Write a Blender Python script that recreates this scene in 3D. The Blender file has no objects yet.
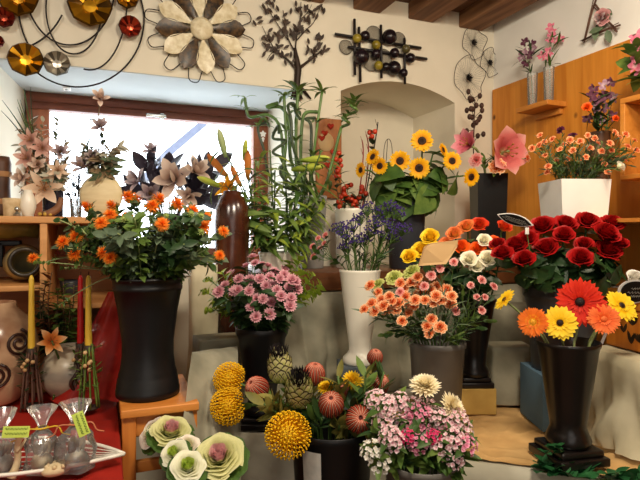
import bpy, bmesh, math, random
from math import sin, cos, pi, radians as rad
from mathutils import Vector as V, Matrix as MX, noise

SC = bpy.context.scene
COL = SC.collection
R = random.Random(11)

# ------------------------------------------------------------------ camera frame and measuring helpers
F, HY, EYE, TH = 540.0, 235.0, 1.45, rad(22.03)
fw = V((sin(TH), cos(TH), 0)); rt = V((cos(TH), -sin(TH), 0))
CAM = V((0, 0, EYE))


def at(px, py, d):
    return rt * ((px - 320) / F * d) + fw * d + V((0, 0, EYE - (py - HY) * d / F))


def onY(px, py, Y):
    return at(px, py, Y / (fw.y + (px - 320) / F * rt.y))


def onX(px, py, X):
    return at(px, py, X / (fw.x + (px - 320) / F * rt.x))


def zat(py, d):
    return EYE - (py - HY) * d / F


def cw(lat, d, z=0):
    return rt * lat + fw * d + V((0, 0, z))


# ------------------------------------------------------------------ materials
def lin(c):
    return tuple(((v / 255) / 12.92 if v / 255 <= .04045 else ((v / 255 + .055) / 1.055) ** 2.4) for v in c) + (1,)


MATS = {}


def _base(name):
    m = bpy.data.materials.new(name); m.use_nodes = True
    nt = m.node_tree; b = nt.nodes['Principled BSDF']
    return m, nt, b


def mat(name, c, c2=None, rough=.6, scale=12, metal=0, spec=.4, bump=0, trans=0, stretch=None, alpha=1, sheen=0):
    if name in MATS: return MATS[name]
    m, nt, b = _base(name); N, L = nt.nodes, nt.links
    b.inputs['Roughness'].default_value = rough
    b.inputs['Metallic'].default_value = metal
    b.inputs['Specular IOR Level'].default_value = spec
    c2 = c2 or tuple(v * .82 for v in c)
    tc = N.new('ShaderNodeTexCoord'); mp = N.new('ShaderNodeMapping')
    if stretch: mp.inputs['Scale'].default_value = stretch
    nz = N.new('ShaderNodeTexNoise'); nz.inputs['Scale'].default_value = scale; nz.inputs['Detail'].default_value = 4
    rp = N.new('ShaderNodeValToRGB')
    rp.color_ramp.elements[0].position = .34; rp.color_ramp.elements[0].color = lin(c2)
    rp.color_ramp.elements[1].position = .66; rp.color_ramp.elements[1].color = lin(c)
    L.new(tc.outputs['Object'], mp.inputs['Vector']); L.new(mp.outputs[0], nz.inputs['Vector'])
    L.new(nz.outputs['Fac'], rp.inputs['Fac']); L.new(rp.outputs['Color'], b.inputs['Base Color'])
    if bump:
        bp = N.new('ShaderNodeBump'); bp.inputs['Strength'].default_value = bump; bp.inputs['Distance'].default_value = .01
        L.new(nz.outputs['Fac'], bp.inputs['Height']); L.new(bp.outputs[0], b.inputs['Normal'])
    out = N['Material Output']
    if trans:
        tl = N.new('ShaderNodeBsdfTranslucent'); mx = N.new('ShaderNodeMixShader'); mx.inputs[0].default_value = trans
        L.new(rp.outputs['Color'], tl.inputs['Color'])
        L.new(b.outputs[0], mx.inputs[1]); L.new(tl.outputs[0], mx.inputs[2]); L.new(mx.outputs[0], out.inputs['Surface'])
    if alpha < 1:
        tp = N.new('ShaderNodeBsdfTransparent'); mx2 = N.new('ShaderNodeMixShader'); mx2.inputs[0].default_value = alpha
        src = out.inputs['Surface'].links[0].from_socket
        L.new(tp.outputs[0], mx2.inputs[1]); L.new(src, mx2.inputs[2]); L.new(mx2.outputs[0], out.inputs['Surface'])
    MATS[name] = m
    return m


def gmat(name, stops, rough=.6, trans=.25, spec=.3, var=.12):
    """petal colour pattern running from base (0) to tip (1) along the stored attribute t"""
    if name in MATS: return MATS[name]
    m, nt, b = _base(name); N, L = nt.nodes, nt.links
    b.inputs['Roughness'].default_value = rough; b.inputs['Specular IOR Level'].default_value = spec
    a = N.new('ShaderNodeAttribute'); a.attribute_name = 't'
    rp = N.new('ShaderNodeValToRGB')
    el = rp.color_ramp.elements
    while len(el) < len(stops): el.new(.5)
    for e, (p, c) in zip(el, stops): e.position = p; e.color = lin(c)
    tc = N.new('ShaderNodeTexCoord'); nz = N.new('ShaderNodeTexNoise'); nz.inputs['Scale'].default_value = 60
    hs = N.new('ShaderNodeHueSaturation')
    mr = N.new('ShaderNodeMapRange'); mr.inputs[3].default_value = 1 - var; mr.inputs[4].default_value = 1 + var
    L.new(tc.outputs['Object'], nz.inputs['Vector']); L.new(nz.outputs['Fac'], mr.inputs[0])
    L.new(a.outputs['Fac'], rp.inputs['Fac']); L.new(rp.outputs['Color'], hs.inputs['Color']); L.new(mr.outputs[0], hs.inputs['Value'])
    L.new(hs.outputs['Color'], b.inputs['Base Color'])
    if trans:
        tl = N.new('ShaderNodeBsdfTranslucent'); mx = N.new('ShaderNodeMixShader'); mx.inputs[0].default_value = trans
        L.new(hs.outputs['Color'], tl.inputs['Color'])
        L.new(b.outputs[0], mx.inputs[1]); L.new(tl.outputs[0], mx.inputs[2])
        L.new(mx.outputs[0], N['Material Output'].inputs['Surface'])
    MATS[name] = m
    return m


def wood(name, c, c2, scale=3.0, axis=2, knots=False, rough=.45):
    if name in MATS: return MATS[name]
    m, nt, b = _base(name); N, L = nt.nodes, nt.links
    b.inputs['Roughness'].default_value = rough; b.inputs['Specular IOR Level'].default_value = .35
    tc = N.new('ShaderNodeTexCoord'); mp = N.new('ShaderNodeMapping')
    s = [9.0, 9.0, 9.0]; s[axis] = .7; mp.inputs['Scale'].default_value = s
    nz = N.new('ShaderNodeTexNoise'); nz.inputs['Scale'].default_value = scale; nz.inputs['Detail'].default_value = 6; nz.inputs['Distortion'].default_value = .6
    rp = N.new('ShaderNodeValToRGB')
    rp.color_ramp.elements[0].position = .32; rp.color_ramp.elements[0].color = lin(c2)
    rp.color_ramp.elements[1].position = .68; rp.color_ramp.elements[1].color = lin(c)
    L.new(tc.outputs['Object'], mp.inputs['Vector']); L.new(mp.outputs[0], nz.inputs['Vector']); L.new(nz.outputs['Fac'], rp.inputs['Fac'])
    col = rp.outputs['Color']
    if knots:
        vo = N.new('ShaderNodeTexVoronoi'); vo.inputs['Scale'].default_value = 6.5
        mp2 = N.new('ShaderNodeMapping'); mp2.inputs['Scale'].default_value = (0, 1, .75)
        r2 = N.new('ShaderNodeValToRGB'); r2.color_ramp.elements[0].position = .04; r2.color_ramp.elements[0].color = (0, 0, 0, 1)
        r2.color_ramp.elements[1].position = .10; r2.color_ramp.elements[1].color = (1, 1, 1, 1)
        mix = N.new('ShaderNodeMix'); mix.data_type = 'RGBA'; mix.inputs[6].default_value = lin((92, 48, 14))
        L.new(tc.outputs['Object'], mp2.inputs['Vector']); L.new(mp2.outputs[0], vo.inputs['Vector'])
        L.new(vo.outputs['Distance'], r2.inputs['Fac']); L.new(r2.outputs['Color'], mix.inputs[0]); L.new(col, mix.inputs[7])
        col = mix.outputs[2]
    L.new(col, b.inputs['Base Color'])
    MATS[name] = m
    return m


def clear(name, tint=(252, 253, 253), gloss=.12, rough=.05, fog=0.0, fogc=(235, 235, 230), ior=1.45):
    """thin clear glass or film: see-through with a glossy coat"""
    if name in MATS: return MATS[name]
    m = bpy.data.materials.new(name); m.use_nodes = True; nt = m.node_tree; N, L = nt.nodes, nt.links
    N.remove(N['Principled BSDF'])
    tp = N.new('ShaderNodeBsdfTransparent'); tp.inputs[0].default_value = lin(tint)
    gl = N.new('ShaderNodeBsdfGlossy'); gl.inputs['Roughness'].default_value = rough
    fr = N.new('ShaderNodeFresnel'); fr.inputs[0].default_value = ior
    ad = N.new('ShaderNodeMath'); ad.operation = 'ADD'; ad.inputs[1].default_value = gloss; ad.use_clamp = True
    mx = N.new('ShaderNodeMixShader')
    L.new(fr.outputs[0], ad.inputs[0]); L.new(ad.outputs[0], mx.inputs[0]); L.new(tp.outputs[0], mx.inputs[1]); L.new(gl.outputs[0], mx.inputs[2])
    src = mx.outputs[0]
    if fog:
        df = N.new('ShaderNodeBsdfDiffuse'); df.inputs[0].default_value = lin(fogc)
        m2 = N.new('ShaderNodeMixShader'); m2.inputs[0].default_value = fog
        L.new(src, m2.inputs[1]); L.new(df.outputs[0], m2.inputs[2]); src = m2.outputs[0]
    L.new(src, N['Material Output'].inputs['Surface'])
    MATS[name] = m
    return m


# ------------------------------------------------------------------ mesh building
class G:
    def __init__(s): s.v, s.f, s.t, s.m = [], [], [], []

    def add(s, p, X=None, mi=0):
        vs, fs, ts = p
        o = len(s.v)
        s.v += [tuple(X @ V(q)) for q in vs] if X is not None else [tuple(q) for q in vs]
        s.t += list(ts) if ts is not None else [0.0] * len(vs)
        s.f += [tuple(o + i for i in f) for f in fs]
        s.m += [mi] * len(fs)
        return s

    def mesh(s, name, mats, smooth=True):
        me = bpy.data.meshes.new(name); me.from_pydata(s.v, [], s.f)
        mats = mats if isinstance(mats, (list, tuple)) else [mats]
        for m in mats: me.materials.append(m)
        if len(mats) > 1: me.polygons.foreach_set('material_index', s.m)
        a = me.attributes.new('t', 'FLOAT', 'POINT'); a.data.foreach_set('value', s.t)
        me.polygons.foreach_set('use_smooth', [smooth] * len(s.f))
        me.update()
        return me


def ob(name, g, mats=None, parent=None, X=None, smooth=True):
    me = g.mesh(name, mats, smooth) if isinstance(g, G) else g
    o = bpy.data.objects.new(name, me); COL.objects.link(o)
    if parent: o.parent = parent
    if X is not None: o.matrix_local = X
    return o


def tag(o, label, cat, group=None):
    o['label'] = label; o['category'] = cat
    if group: o['group'] = group
    return o


def thing(name, label, cat, loc=(0, 0, 0), rz=0, group=None):
    o = bpy.data.objects.new(name, None); COL.objects.link(o); o.empty_display_size = .05
    o.location = loc; o.rotation_euler = (0, 0, rz)
    return tag(o, label, cat, group)


def struct(name, g, mats, smooth=False, parent=None):
    o = ob(name, g, mats, parent, smooth=smooth)
    if not parent: o['kind'] = 'structure'
    return o


T = MX.Translation


def RX(a): return MX.Rotation(a, 4, 'X')
def RY(a): return MX.Rotation(a, 4, 'Y')
def RZ(a): return MX.Rotation(a, 4, 'Z')
def S(x, y=None, z=None):
    if y is None: y = z = x
    return MX.Diagonal((x, y, z, 1))


def face(pos, d, roll=0.0, s=1.0):
    """matrix with local +z along d"""
    d = V(d).normalized(); up = V((0, 0, 1)) if abs(d.z) < .98 else V((0, 1, 0))
    x = up.cross(d).normalized(); y = d.cross(x)
    m = MX((x, y, d)).transposed().to_4x4()
    return T(pos) @ m @ RZ(roll) @ S(s)


def tube(pts, r, n=6, caps=True):
    pts = [V(p) for p in pts]; k = len(pts)
    rr = r if isinstance(r, (list, tuple)) else [r] * k
    vs, fs, ts = [], [], []
    prev = None
    for i, p in enumerate(pts):
        d = (pts[min(i + 1, k - 1)] - pts[max(i - 1, 0)])
        d = d.normalized() if d.length > 1e-9 else V((0, 0, 1))
        if prev is None:
            a = V((1, 0, 0)) if abs(d.x) < .8 else V((0, 1, 0))
            x = (a - d * a.dot(d)).normalized()
        else:
            x = prev - d * prev.dot(d); x = x.normalized() if x.length > 1e-6 else prev
        prev = x; y = d.cross(x)
        for j in range(n):
            an = 2 * pi * j / n
            vs.append(p + (x * cos(an) + y * sin(an)) * rr[i]); ts.append(i / max(1, k - 1))
    for i in range(k - 1):
        for j in range(n):
            a, b = i * n + j, i * n + (j + 1) % n
            fs.append((a, b, b + n, a + n))
    if caps and n > 2:
        fs.append(tuple(range(n - 1, -1, -1))); fs.append(tuple((k - 1) * n + j for j in range(n)))
    return vs, fs, ts


def curve(ctrl, n=10):
    """Catmull-Rom through control points"""
    P = [V(c) for c in ctrl]; P = [P[0] * 2 - P[1]] + P + [P[-1] * 2 - P[-2]]
    out = []
    for i in range(1, len(P) - 2):
        for k in range(n):
            t = k / n; a, b, c, d = P[i - 1:i + 3]
            out.append(.5 * ((2 * b) + (c - a) * t + (2 * a - 5 * b + 4 * c - d) * t * t + (3 * b - a - 3 * c + d) * t ** 3))
    return out + [P[-2]]


def lathe(prof, n=32):
    vs, fs, ts = [], [], []
    k = len(prof)
    for i, (r, z) in enumerate(prof):
        for j in range(n):
            a = 2 * pi * j / n
            vs.append((r * cos(a), r * sin(a), z)); ts.append(i / (k - 1))
    for i in range(k - 1):
        for j in range(n):
            a, b = i * n + j, i * n + (j + 1) % n
            fs.append((a, b, b + n, a + n))
    return vs, fs, ts


def box(sx, sy, sz, c=(0, 0, 0), bev=.003):
    bm = bmesh.new(); bmesh.ops.create_cube(bm, size=1)
    for v in bm.verts: v.co = V((v.co.x * sx + c[0], v.co.y * sy + c[1], v.co.z * sz + c[2]))
    if bev: bmesh.ops.bevel(bm, geom=bm.edges[:], offset=bev, segments=2, affect='EDGES', profile=.7)
    bm.verts.index_update()
    r = ([tuple(v.co) for v in bm.verts], [tuple(v.index for v in f.verts) for f in bm.faces], None)
    bm.free()
    return r


def bx(x0, x1, y0, y1, z0, z1, bev=0):
    return box(x1 - x0, y1 - y0, z1 - z0, ((x0 + x1) / 2, (y0 + y1) / 2, (z0 + z1) / 2), bev)


def prism(poly, z0, z1):
    n = len(poly)
    vs = [(p[0], p[1], z0) for p in poly] + [(p[0], p[1], z1) for p in poly]
    fs = [tuple(range(n - 1, -1, -1)), tuple(range(n, 2 * n))] + [(i, (i + 1) % n, n + (i + 1) % n, n + i) for i in range(n)]
    return vs, fs, None


def ball(r, n=12, m=8, sz=1.0):
    return lathe([(r * sin(pi * i / m) + 1e-5, -r * sz * cos(pi * i / m)) for i in range(m + 1)], n)


def blade(L, W, curl=0.0, fold=0.0, nl=5, nw=2, p=1.0, e=.8, wave=0.0, tipcut=0.0):
    """leaf or petal along +y, upper side +z"""
    vs, fs, ts = [], [], []
    y = z = 0.0
    for i in range(nl + 1):
        u = i / nl
        w = W / 2 * max(0.0, sin(pi * min(1, (u * (1 - tipcut) * .97 + .03)) ** p)) ** e
        a = curl * u
        if i: y += L / nl * cos(a); z += L / nl * sin(a)
        for j in range(nw + 1):
            q = 2 * j / nw - 1
            vs.append((q * w, y - abs(q) * 0, z + abs(q) * w * fold + wave * W * sin(u * 9 + q * 2) * abs(q))); ts.append(u)
    for i in range(nl):
        for j in range(nw):
            a = i * (nw + 1) + j
            fs.append((a, a + 1, a + nw + 2, a + nw + 1))
    return vs, fs, ts


def bowl(r0, r1, h, span, roll=0.0, ruf=0.0, nu=4, nv=6, ph=0.0, edge=.35, z0=0.0, freq=5):
    """one cupped petal standing round the z axis, facing angle 0"""
    vs, fs, ts = [], [], []
    for i in range(nu + 1):
        u = i / nu
        q = max(0.0, u - .55) / .45
        rr = r0 + (r1 - r0) * u ** .65 + roll * q * q
        for j in range(nv + 1):
            v = 2 * j / nv - 1
            a = span * v * (.55 + .45 * min(1, u * 2))
            z = z0 + h * u * (1 - edge * v * v) - roll * .6 * q * q
            r2 = rr + ruf * sin(v * freq + ph) * u * u
            z += ruf * .8 * cos(v * freq * 1.3 + ph) * u * u
            vs.append((r2 * cos(a), r2 * sin(a), z)); ts.append(u)
    for i in range(nu):
        for j in range(nv):
            a = i * (nv + 1) + j
            fs.append((a, a + 1, a + nv + 2, a + nv + 1))
    return vs, fs, ts


def sheet(fn, nu, nv):
    vs = [fn(i / nu, j / nv) for j in range(nv + 1) for i in range(nu + 1)]
    fs = [(j * (nu + 1) + i, j * (nu + 1) + i + 1, (j + 1) * (nu + 1) + i + 1, (j + 1) * (nu + 1) + i) for j in range(nv) for i in range(nu)]
    return vs, fs, None


def nz(x, y, z=0.0): return noise.noise((x, y, z))


def drape(poly, zt, zb, amp=.02, k=26.0, rings=14, off=.006, seed=0.0, step=.008):
    """cloth laid over a block of outline poly: a top and a hanging skirt with folds"""
    P = [V((p[0], p[1], 0)) for p in poly]
    if sum(a.x * b.y - b.x * a.y for a, b in zip(P, P[1:] + P[:1])) < 0: P.reverse()
    per = []
    n = len(P)
    for i in range(n):
        a, b = P[i], P[(i + 1) % n]
        d = (b - a); L = d.length; nn = V((d.y, -d.x, 0)).normalized()
        c = max(2, int(L / step))
        for q in range(c):
            w = q / c
            per.append((a + d * w, nn, w, L))
    c0 = sum((p for p, *_ in per), V()) / len(per)
    vs, fs = [], []
    m = len(per); s = 0.0
    arc = []
    for i, (p, *_r) in enumerate(per):
        arc.append(s); s += (per[(i + 1) % m][0] - p).length
    # smoothed outward normals
    nor = []
    for i in range(m):
        nn = V()
        for q in range(-2, 3): nn += per[(i + q) % m][1]
        nor.append(nn.normalized())
    top = [.25, .5, .75, .96]
    for t in top:
        for i, (p, *_r) in enumerate(per):
            q = c0 + (p - c0) * t
            vs.append((q.x, q.y, zt + .003 + .003 * nz(q.x * 14, q.y * 14, seed)))
    for j in range(rings + 1):
        u = j / rings
        for i, (p, *_r) in enumerate(per):
            f = .5 + .5 * sin(arc[i] * k + 3.5 * nz(arc[i] * 6, seed, u * .8)) + 1.0 * nz(arc[i] * 14, u * 3.0, seed) + .4 * nz(arc[i] * 40, u * 9, seed)
            q = p + nor[i] * (off + amp * (u ** .8) * max(.05, f))
            vs.append((q.x, q.y, zt + .002 - (zt - zb) * u + .01 * nz(arc[i] * 8, 3, seed) * u))
    K = len(top) + rings + 1
    for j in range(K - 1):
        for i in range(m):
            a, b = j * m + i, j * m + (i + 1) % m
            fs.append((a, a + m, b + m, b))
    vs.append((c0.x, c0.y, zt + .003)); ci = len(vs) - 1
    for i in range(m): fs.append((ci, i, (i + 1) % m))
    return vs, fs, None


def obbox(x, y, z0, z1, sx, sy, rz=0):
    X = T((x, y, 0)) @ RZ(rz)
    return [tuple((X @ V((a * sx / 2, b * sy / 2, 0)))[:2]) for a, b in ((-1, -1), (1, -1), (1, 1), (-1, 1))]


ORD = 'first second third fourth fifth sixth seventh eighth ninth tenth eleventh twelfth thirteenth fourteenth fifteenth sixteenth seventeenth eighteenth nineteenth twentieth twenty-first twenty-second twenty-third twenty-fourth twenty-fifth'.split()


def ordered(items):
    """ordinal words by place from the left of the photo: list of the same length"""
    idx = sorted(range(len(items)), key=lambda i: items[i][0])
    out = [None] * len(items)
    for k, i in enumerate(idx): out[i] = 'leftmost' if k == 0 else 'rightmost' if k == len(items) - 1 else ORD[k]
    return out
# ------------------------------------------------------------------ colours
WALLC = mat('cream_plaster', (232, 224, 204), (224, 216, 196), rough=.9, scale=5, bump=.15)
WALLN = mat('white_plaster', (240, 238, 232), (232, 230, 224), rough=.9, scale=5, bump=.15)
REVEAL = mat('reveal_daylight_tint', (192, 198, 198), (184, 190, 190), rough=.9, scale=5, bump=.1)  # bluish daylight on the reveal, held in the plaster colour
FRAMEW = wood('window_wood', (132, 72, 48), (104, 52, 34), axis=0)
FRAMEV = wood('window_wood_upright', (152, 84, 44), (120, 62, 32), axis=2)
BEAMW = wood('beam_wood', (150, 108, 74), (104, 68, 44), axis=1, rough=.7)
BOARDW = wood('ceiling_board_wood', (120, 82, 54), (88, 58, 36), axis=1, rough=.7)
PANELW = wood('knotty_pine', (214, 142, 52), (190, 116, 34), axis=2, knots=True)
SHELFW = wood('shelf_pine', (206, 136, 58), (182, 112, 40), axis=1)
UNITW = wood('unit_beech', (206, 150, 92), (182, 126, 72), axis=0)
STOOLW = wood('stool_beech', (214, 140, 66), (188, 112, 44), axis=0)
LEDGEW = wood('ledge_wood', (116, 70, 38), (88, 50, 26), axis=0)
FLOORM = mat('floor_tile', (120, 108, 96), (100, 90, 80), rough=.5, scale=3)
BLACKP = mat('black_plastic', (15, 15, 17), (11, 11, 12), rough=.40, spec=.35)
BLACKG = mat('black_gloss', (26, 20, 18), (18, 14, 13), rough=.28, spec=.45)
GREYP = mat('grey_plastic', (112, 108, 102), (100, 96, 92), rough=.4)
DGREYP = mat('dark_grey_plastic', (62, 64, 70), (54, 56, 62), rough=.4)
WHITEP = mat('white_ceramic', (236, 230, 214), (230, 224, 208), rough=.28, spec=.5)
WHITEM = mat('white_matt', (240, 238, 232), (234, 232, 226), rough=.5)
STEM = mat('stem_green', (86, 112, 52), (64, 92, 40), rough=.6)
STEMP = mat('stem_pale', (150, 160, 104), (120, 136, 80), rough=.6)
LEAF = mat('leaf_green', (80, 110, 46), (46, 76, 30), rough=.45, scale=20, trans=.2)
LEAFD = mat('leaf_dark', (54, 82, 40), (30, 54, 28), rough=.42, scale=20, trans=.12)
LEAFM = mat('leaf_mid', (118, 142, 66), (76, 106, 44), rough=.5, scale=20, trans=.25)
LEAFL = mat('leaf_lime', (176, 192, 72), (128, 154, 50), rough=.5, scale=20, trans=.3)
LEAFO = mat('leaf_olive', (150, 140, 70), (104, 104, 48), rough=.5, scale=20, trans=.2)
LEAFG = mat('leaf_grey_green', (104, 122, 92), (72, 92, 66), rough=.6, scale=20, trans=.2)
GAUZE = mat('grey_gauze', (168, 162, 140), (126, 124, 106), rough=.95, scale=7, bump=.3, alpha=.88)
GAUZEL = mat('cream_gauze', (212, 202, 172), (182, 172, 142), rough=.95, scale=7, bump=.3, alpha=.85)
TANCL = mat('tan_cloth', (214, 172, 112), (188, 146, 90), rough=.95, scale=9, bump=.3)
REDORG = mat('red_organza', (178, 38, 26), (146, 24, 17), rough=.6, scale=9, alpha=.92, trans=.2)
WIRE = mat('dark_wire', (34, 28, 26), (26, 22, 20), rough=.45, metal=.4)
CHROME = mat('steel', (190, 190, 186), (170, 170, 166), rough=.25, metal=1)

# ------------------------------------------------------------------ setting
ZS = 1.30                     # window sill, niche sill and counter height
X0, X1 = -.40, .87            # window opening
NX0, NX1 = 1.098, 1.775       # niche
YB, YO = 2.44, 3.0
XR = 2.037
CEIL = 2.66
g = G()
g.add(bx(-1.9, X0, YB, YO, 0, CEIL)); g.add(prism([(X0, YB), (X0 + .065, YO), (X0, YO)], ZS, 2.146))
g.add(bx(X0, X1, YB, YO, 2.146, CEIL)); g.add(bx(X0, X1, YB, YO, 0, ZS - .03))
g.add(bx(X1, NX0, YB, YO, 0, CEIL)); g.add(bx(NX1, XR + .14, YB, YO, 0, CEIL))
g.add(bx(NX0, NX1, 2.86, YO, 0, CEIL)); g.add(bx(NX0, NX1, YB, 2.86, 0, ZS - .03))
# arched head of the niche
n = 20
lo = [(NX0 + (NX1 - NX0) * i / n, 2.165 + .078 * (1 - (2 * i / n - 1) ** 2)) for i in range(n + 1)]
vs = []
for y in (YB, 2.86):
    vs += [(x, y, z) for x, z in lo] + [(x, y, CEIL) for x, z in lo]
fs = []
k = n + 1
for i in range(n):
    fs += [(i, i + 1, k + i + 1, k + i), (2 * k + i + 1, 2 * k + i, 3 * k + i, 3 * k + i + 1), (i + 1, i, 2 * k + i, 2 * k + i + 1)]
g.add((vs, fs, None))
struct('wall_back', g, WALLC)
g = G(); g.add(bx(XR, XR + .14, -1.9, YO, 0, CEIL)); struct('wall_right', g, WALLN)
g = G(); g.add(bx(-1.9, -1.76, -1.9, YB, 0, CEIL)); struct('wall_left', g, WALLC)
g = G(); g.add(bx(-1.76, XR, -1.9, -1.76, 0, CEIL)); struct('wall_front', g, WALLC)
g = G(); g.add(bx(-1.9, XR + .14, -1.9, YO, -.1, 0)); struct('floor', g, FLOORM)
g = G()
for i in range(28): g.add(bx(-1.9 + i * .145, -1.9 + i * .145 + .142, -1.9, YO, CEIL, CEIL + .03, .003))
struct('ceiling', g, BOARDW)
for i in range(12):
    a = 1.80 - .318 * i
    g = G(); g.add(bx(a, a + .152, -1.76, YB - .002, 2.578, CEIL, .008)); struct('ceiling_beam', g, BEAMW)
# window head lining with bluish window light put into its colour, and sills
g = G(); g.add(bx(X0, X1, YB + .002, YO - .06, 2.142, 2.146)); struct('trim_1', g, REVEAL)
g = G(); g.add(bx(X0 - .02, X1 + .02, YB - .015, YO - .05, ZS - .03, ZS, .004)); struct('trim_2', g, WHITEM)
g = G(); g.add(bx(NX0, NX1, YB - .01, 2.86, ZS - .03, ZS, .004)); struct('trim_3', g, WHITEM)
# knotty pine cladding of the right wall: tall boards side by side
g = G()
yy = 2.425
while yy > -.3:
    g.add(bx(XR - .022, XR, yy - .448, yy, .3, 2.256, .002)); yy -= .45
struct('trim_4', g, PANELW)
# window
win = bpy.data.objects.new('window_1', None); COL.objects.link(win); win['kind'] = 'structure'
wl, wr, wt, wy = -.336, .87, 2.146, 2.93
g = G(); g.add(bx(wl, wr, wy, YO - .005, wt - .085, wt, .006)); g.add(bx(wl + .03, wr - .03, wy - .012, wy + .03, wt - .05, wt - .02, .004)); struct('window_head', g, FRAMEW, parent=win)
g = G(); g.add(bx(wl, wl + .10, wy, YO - .005, ZS, wt - .085, .006)); struct('window_jamb', g, FRAMEV, parent=win)
g = G(); g.add(bx(wr - .085, wr, wy, YO - .005, ZS, wt - .085, .006)); struct('window_jamb', g, FRAMEV, parent=win)
g = G(); g.add(bx(wl + .10, wr - .085, wy, YO - .005, ZS, ZS + .08, .006)); struct('window_rail', g, FRAMEW, parent=win)
g = G(); g.add(bx(wl + .09, wr - .075, wy + .03, wy + .036, ZS + .07, wt - .075)); struct('window_pane', g, clear('window_glass', gloss=.0, ior=1.06), parent=win)

hx = onY(156, 116, wy - .012)
g = G(); g.add(box(.10, .014, .016, tuple(hx + V((0, -.012, 0))), .004)); g.add(box(.02, .02, .03, tuple(hx + V((.03, -.004, 0))), .003)); struct('window_handle', g, CHROME, smooth=True, parent=win)

# neighbouring house seen through the window
h = thing('house', 'white neighbouring house with a slanting grey roof edge seen through the window', 'house', (0, 9, 0))
hp = V(h.location)
a_, b_, c_, d_ = [onY(x, y, 9) - hp for x, y in ((168, 158), (207, 125), (207, 230), (168, 230))]
for q in (c_, d_): q.z = 0
dy = V((0, 4, 0))
g = G(); g.add(([a_, b_, c_, d_, a_ + dy, b_ + dy, c_ + dy, d_ + dy], [(0, 1, 2, 3), (1, 5, 6, 2), (5, 4, 7, 6), (4, 0, 3, 7)], None)); ob('house_wall', g, mat('house_render', (244, 242, 240), rough=.9), h, smooth=False)
n_ = (b_ - a_).normalized(); u_ = V((-n_.z, 0, n_.x)) * .11; e_ = V((0, -.25, 0))
g = G(); g.add(([a_ - n_ * .02 + e_, b_ + e_, b_ + u_ + e_, a_ - n_ * .02 + u_ + e_, a_ - n_ * .5 + dy, b_ + dy, b_ + u_ + dy, a_ - n_ * .5 + u_ + dy], [(0, 1, 2, 3), (0, 4, 5, 1), (1, 5, 6, 2), (3, 2, 6, 7), (0, 3, 7, 4), (4, 7, 6, 5)], None))
ob('house_roof', g, mat('roof_tile', (92, 96, 112), (80, 84, 100), rough=.8), h, smooth=False)

# small white sensor on the reveal, and the white star hung on the window frame
p = at(67, 95, 2.52); p.z = 2.142
t = thing('wall_sensor', 'small white square box fixed under the window head', 'sensor', p)
g = G(); g.add(box(.032, .05, .014, (0, 0, -.007), .003)); ob('case', g, WHITEM, t)
g = G(); g.add(lathe([(.0001, -.0175), (.008, -.0175), (.009, -.0135)], 14)); ob('lens', g, mat('lens_grey', (200, 205, 208)), t)
p = onY(263, 134, wy - .004)
t = thing('star_ornament', 'small white star ornament hanging on the window jamb', 'ornament', p)
g = G(); g.add(tube([(0, 0, .02), (0, 0, .045)], .0012, 5)); ob('hanging_loop', g, WIRE, t)
g = G()
for k in range(5):
    g.add(blade(.02, .014, 0, .2, 3, 2), RX(pi / 2) @ RZ(2 * pi * k / 5))
ob('star', g, WHITEM, t)
g = G(); g.add(lathe([(.004, -.045), (.009, -.025), (.004, -.018)], 10)); ob('pendant', g, WHITEM, t)

# ------------------------------------------------------------------ furniture
# left shelf unit
UX0, UX1, UY0, UY1 = -.60, .10, 1.95, 2.40
u = thing('shelf_unit', 'light wooden open shelf unit with cubbyholes under the window', 'shelf unit', ((UX0 + UX1) / 2, (UY0 + UY1) / 2, 0))
c = V(u.location)


def upart(name, x0, x1, y0, y1, z0, z1, m=UNITW):
    g = G(); g.add(bx(x0 - c.x, x1 - c.x, y0 - c.y, y1 - c.y, z0, z1, .003)); return ob(name, g, m, u)


upart('top_board', UX0, UX1, UY0, UY1, 1.488, 1.510)
upart('back_panel', UX0, UX1, UY1 - .01, UY1, .03, 1.488)
for x in (UX0, -.185, UX1 - .022): upart('upright', x, x + .022, UY0 + .004, UY1 - .01, 0, 1.488)
for x0, x1, z in ((UX0 + .022, -.185, 1.27), (-.163, UX1 - .022, 1.205), (UX0 + .022, -.185, .955), (-.163, UX1 - .022, .955), (UX0 + .022, -.185, .40), (-.163, UX1 - .022, .40)):
    upart('shelf_board', x0, x1, UY0 + .006, UY1 - .01, z, z + .018)

# small side table with red organza, left
SX0, SX1, SY0, SY1, SZ = -.75, .035, .92, 1.93, .935
t = thing('side_table', 'low side table covered with red organza in front of the shelf unit', 'table', ((SX0 + SX1) / 2, (SY0 + SY1) / 2, 0))
g = G(); g.add(box(SX1 - SX0, SY1 - SY0, .025, (0, 0, SZ - .0125))); ob('tabletop', g, UNITW, t)
for a in (-1, 1):
    for b in (-1, 1):
        g = G(); g.add(box(.04, .04, SZ - .025, (a * ((SX1 - SX0) / 2 - .04), b * ((SY1 - SY0) / 2 - .04), (SZ - .025) / 2))); ob('leg', g, UNITW, t)


def cl(u, v):
    sx = (SX1 - SX0 + .30) * u; sy = (SY1 - SY0 + .20) * v
    x = SX0 + sx; y = SY1 - .01 - sy
    z = SZ + .006 + .006 * abs(nz(x * 7, y * 9, 2)) + .016 * max(0, nz(x * 4 + 3, y * 5, 1))
    ox = x - (SX1 + .008); oy = (SY0 - .008) - y
    if ox > 0: x = SX1 + .008 + .003 * ox / .3 * (1 + sin(sy * 40)); z -= ox
    if oy > 0: y = SY0 - .008 - .04 * oy / .2 * (1 + sin(sx * 40)); z -= oy
    return (x, y, z)


g = G(); g.add(sheet(cl, 110, 100)); o = ob('organza_cloth', g, REDORG); tag(o, 'red organza cloth spread over the side table under the candles', 'cloth')


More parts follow.
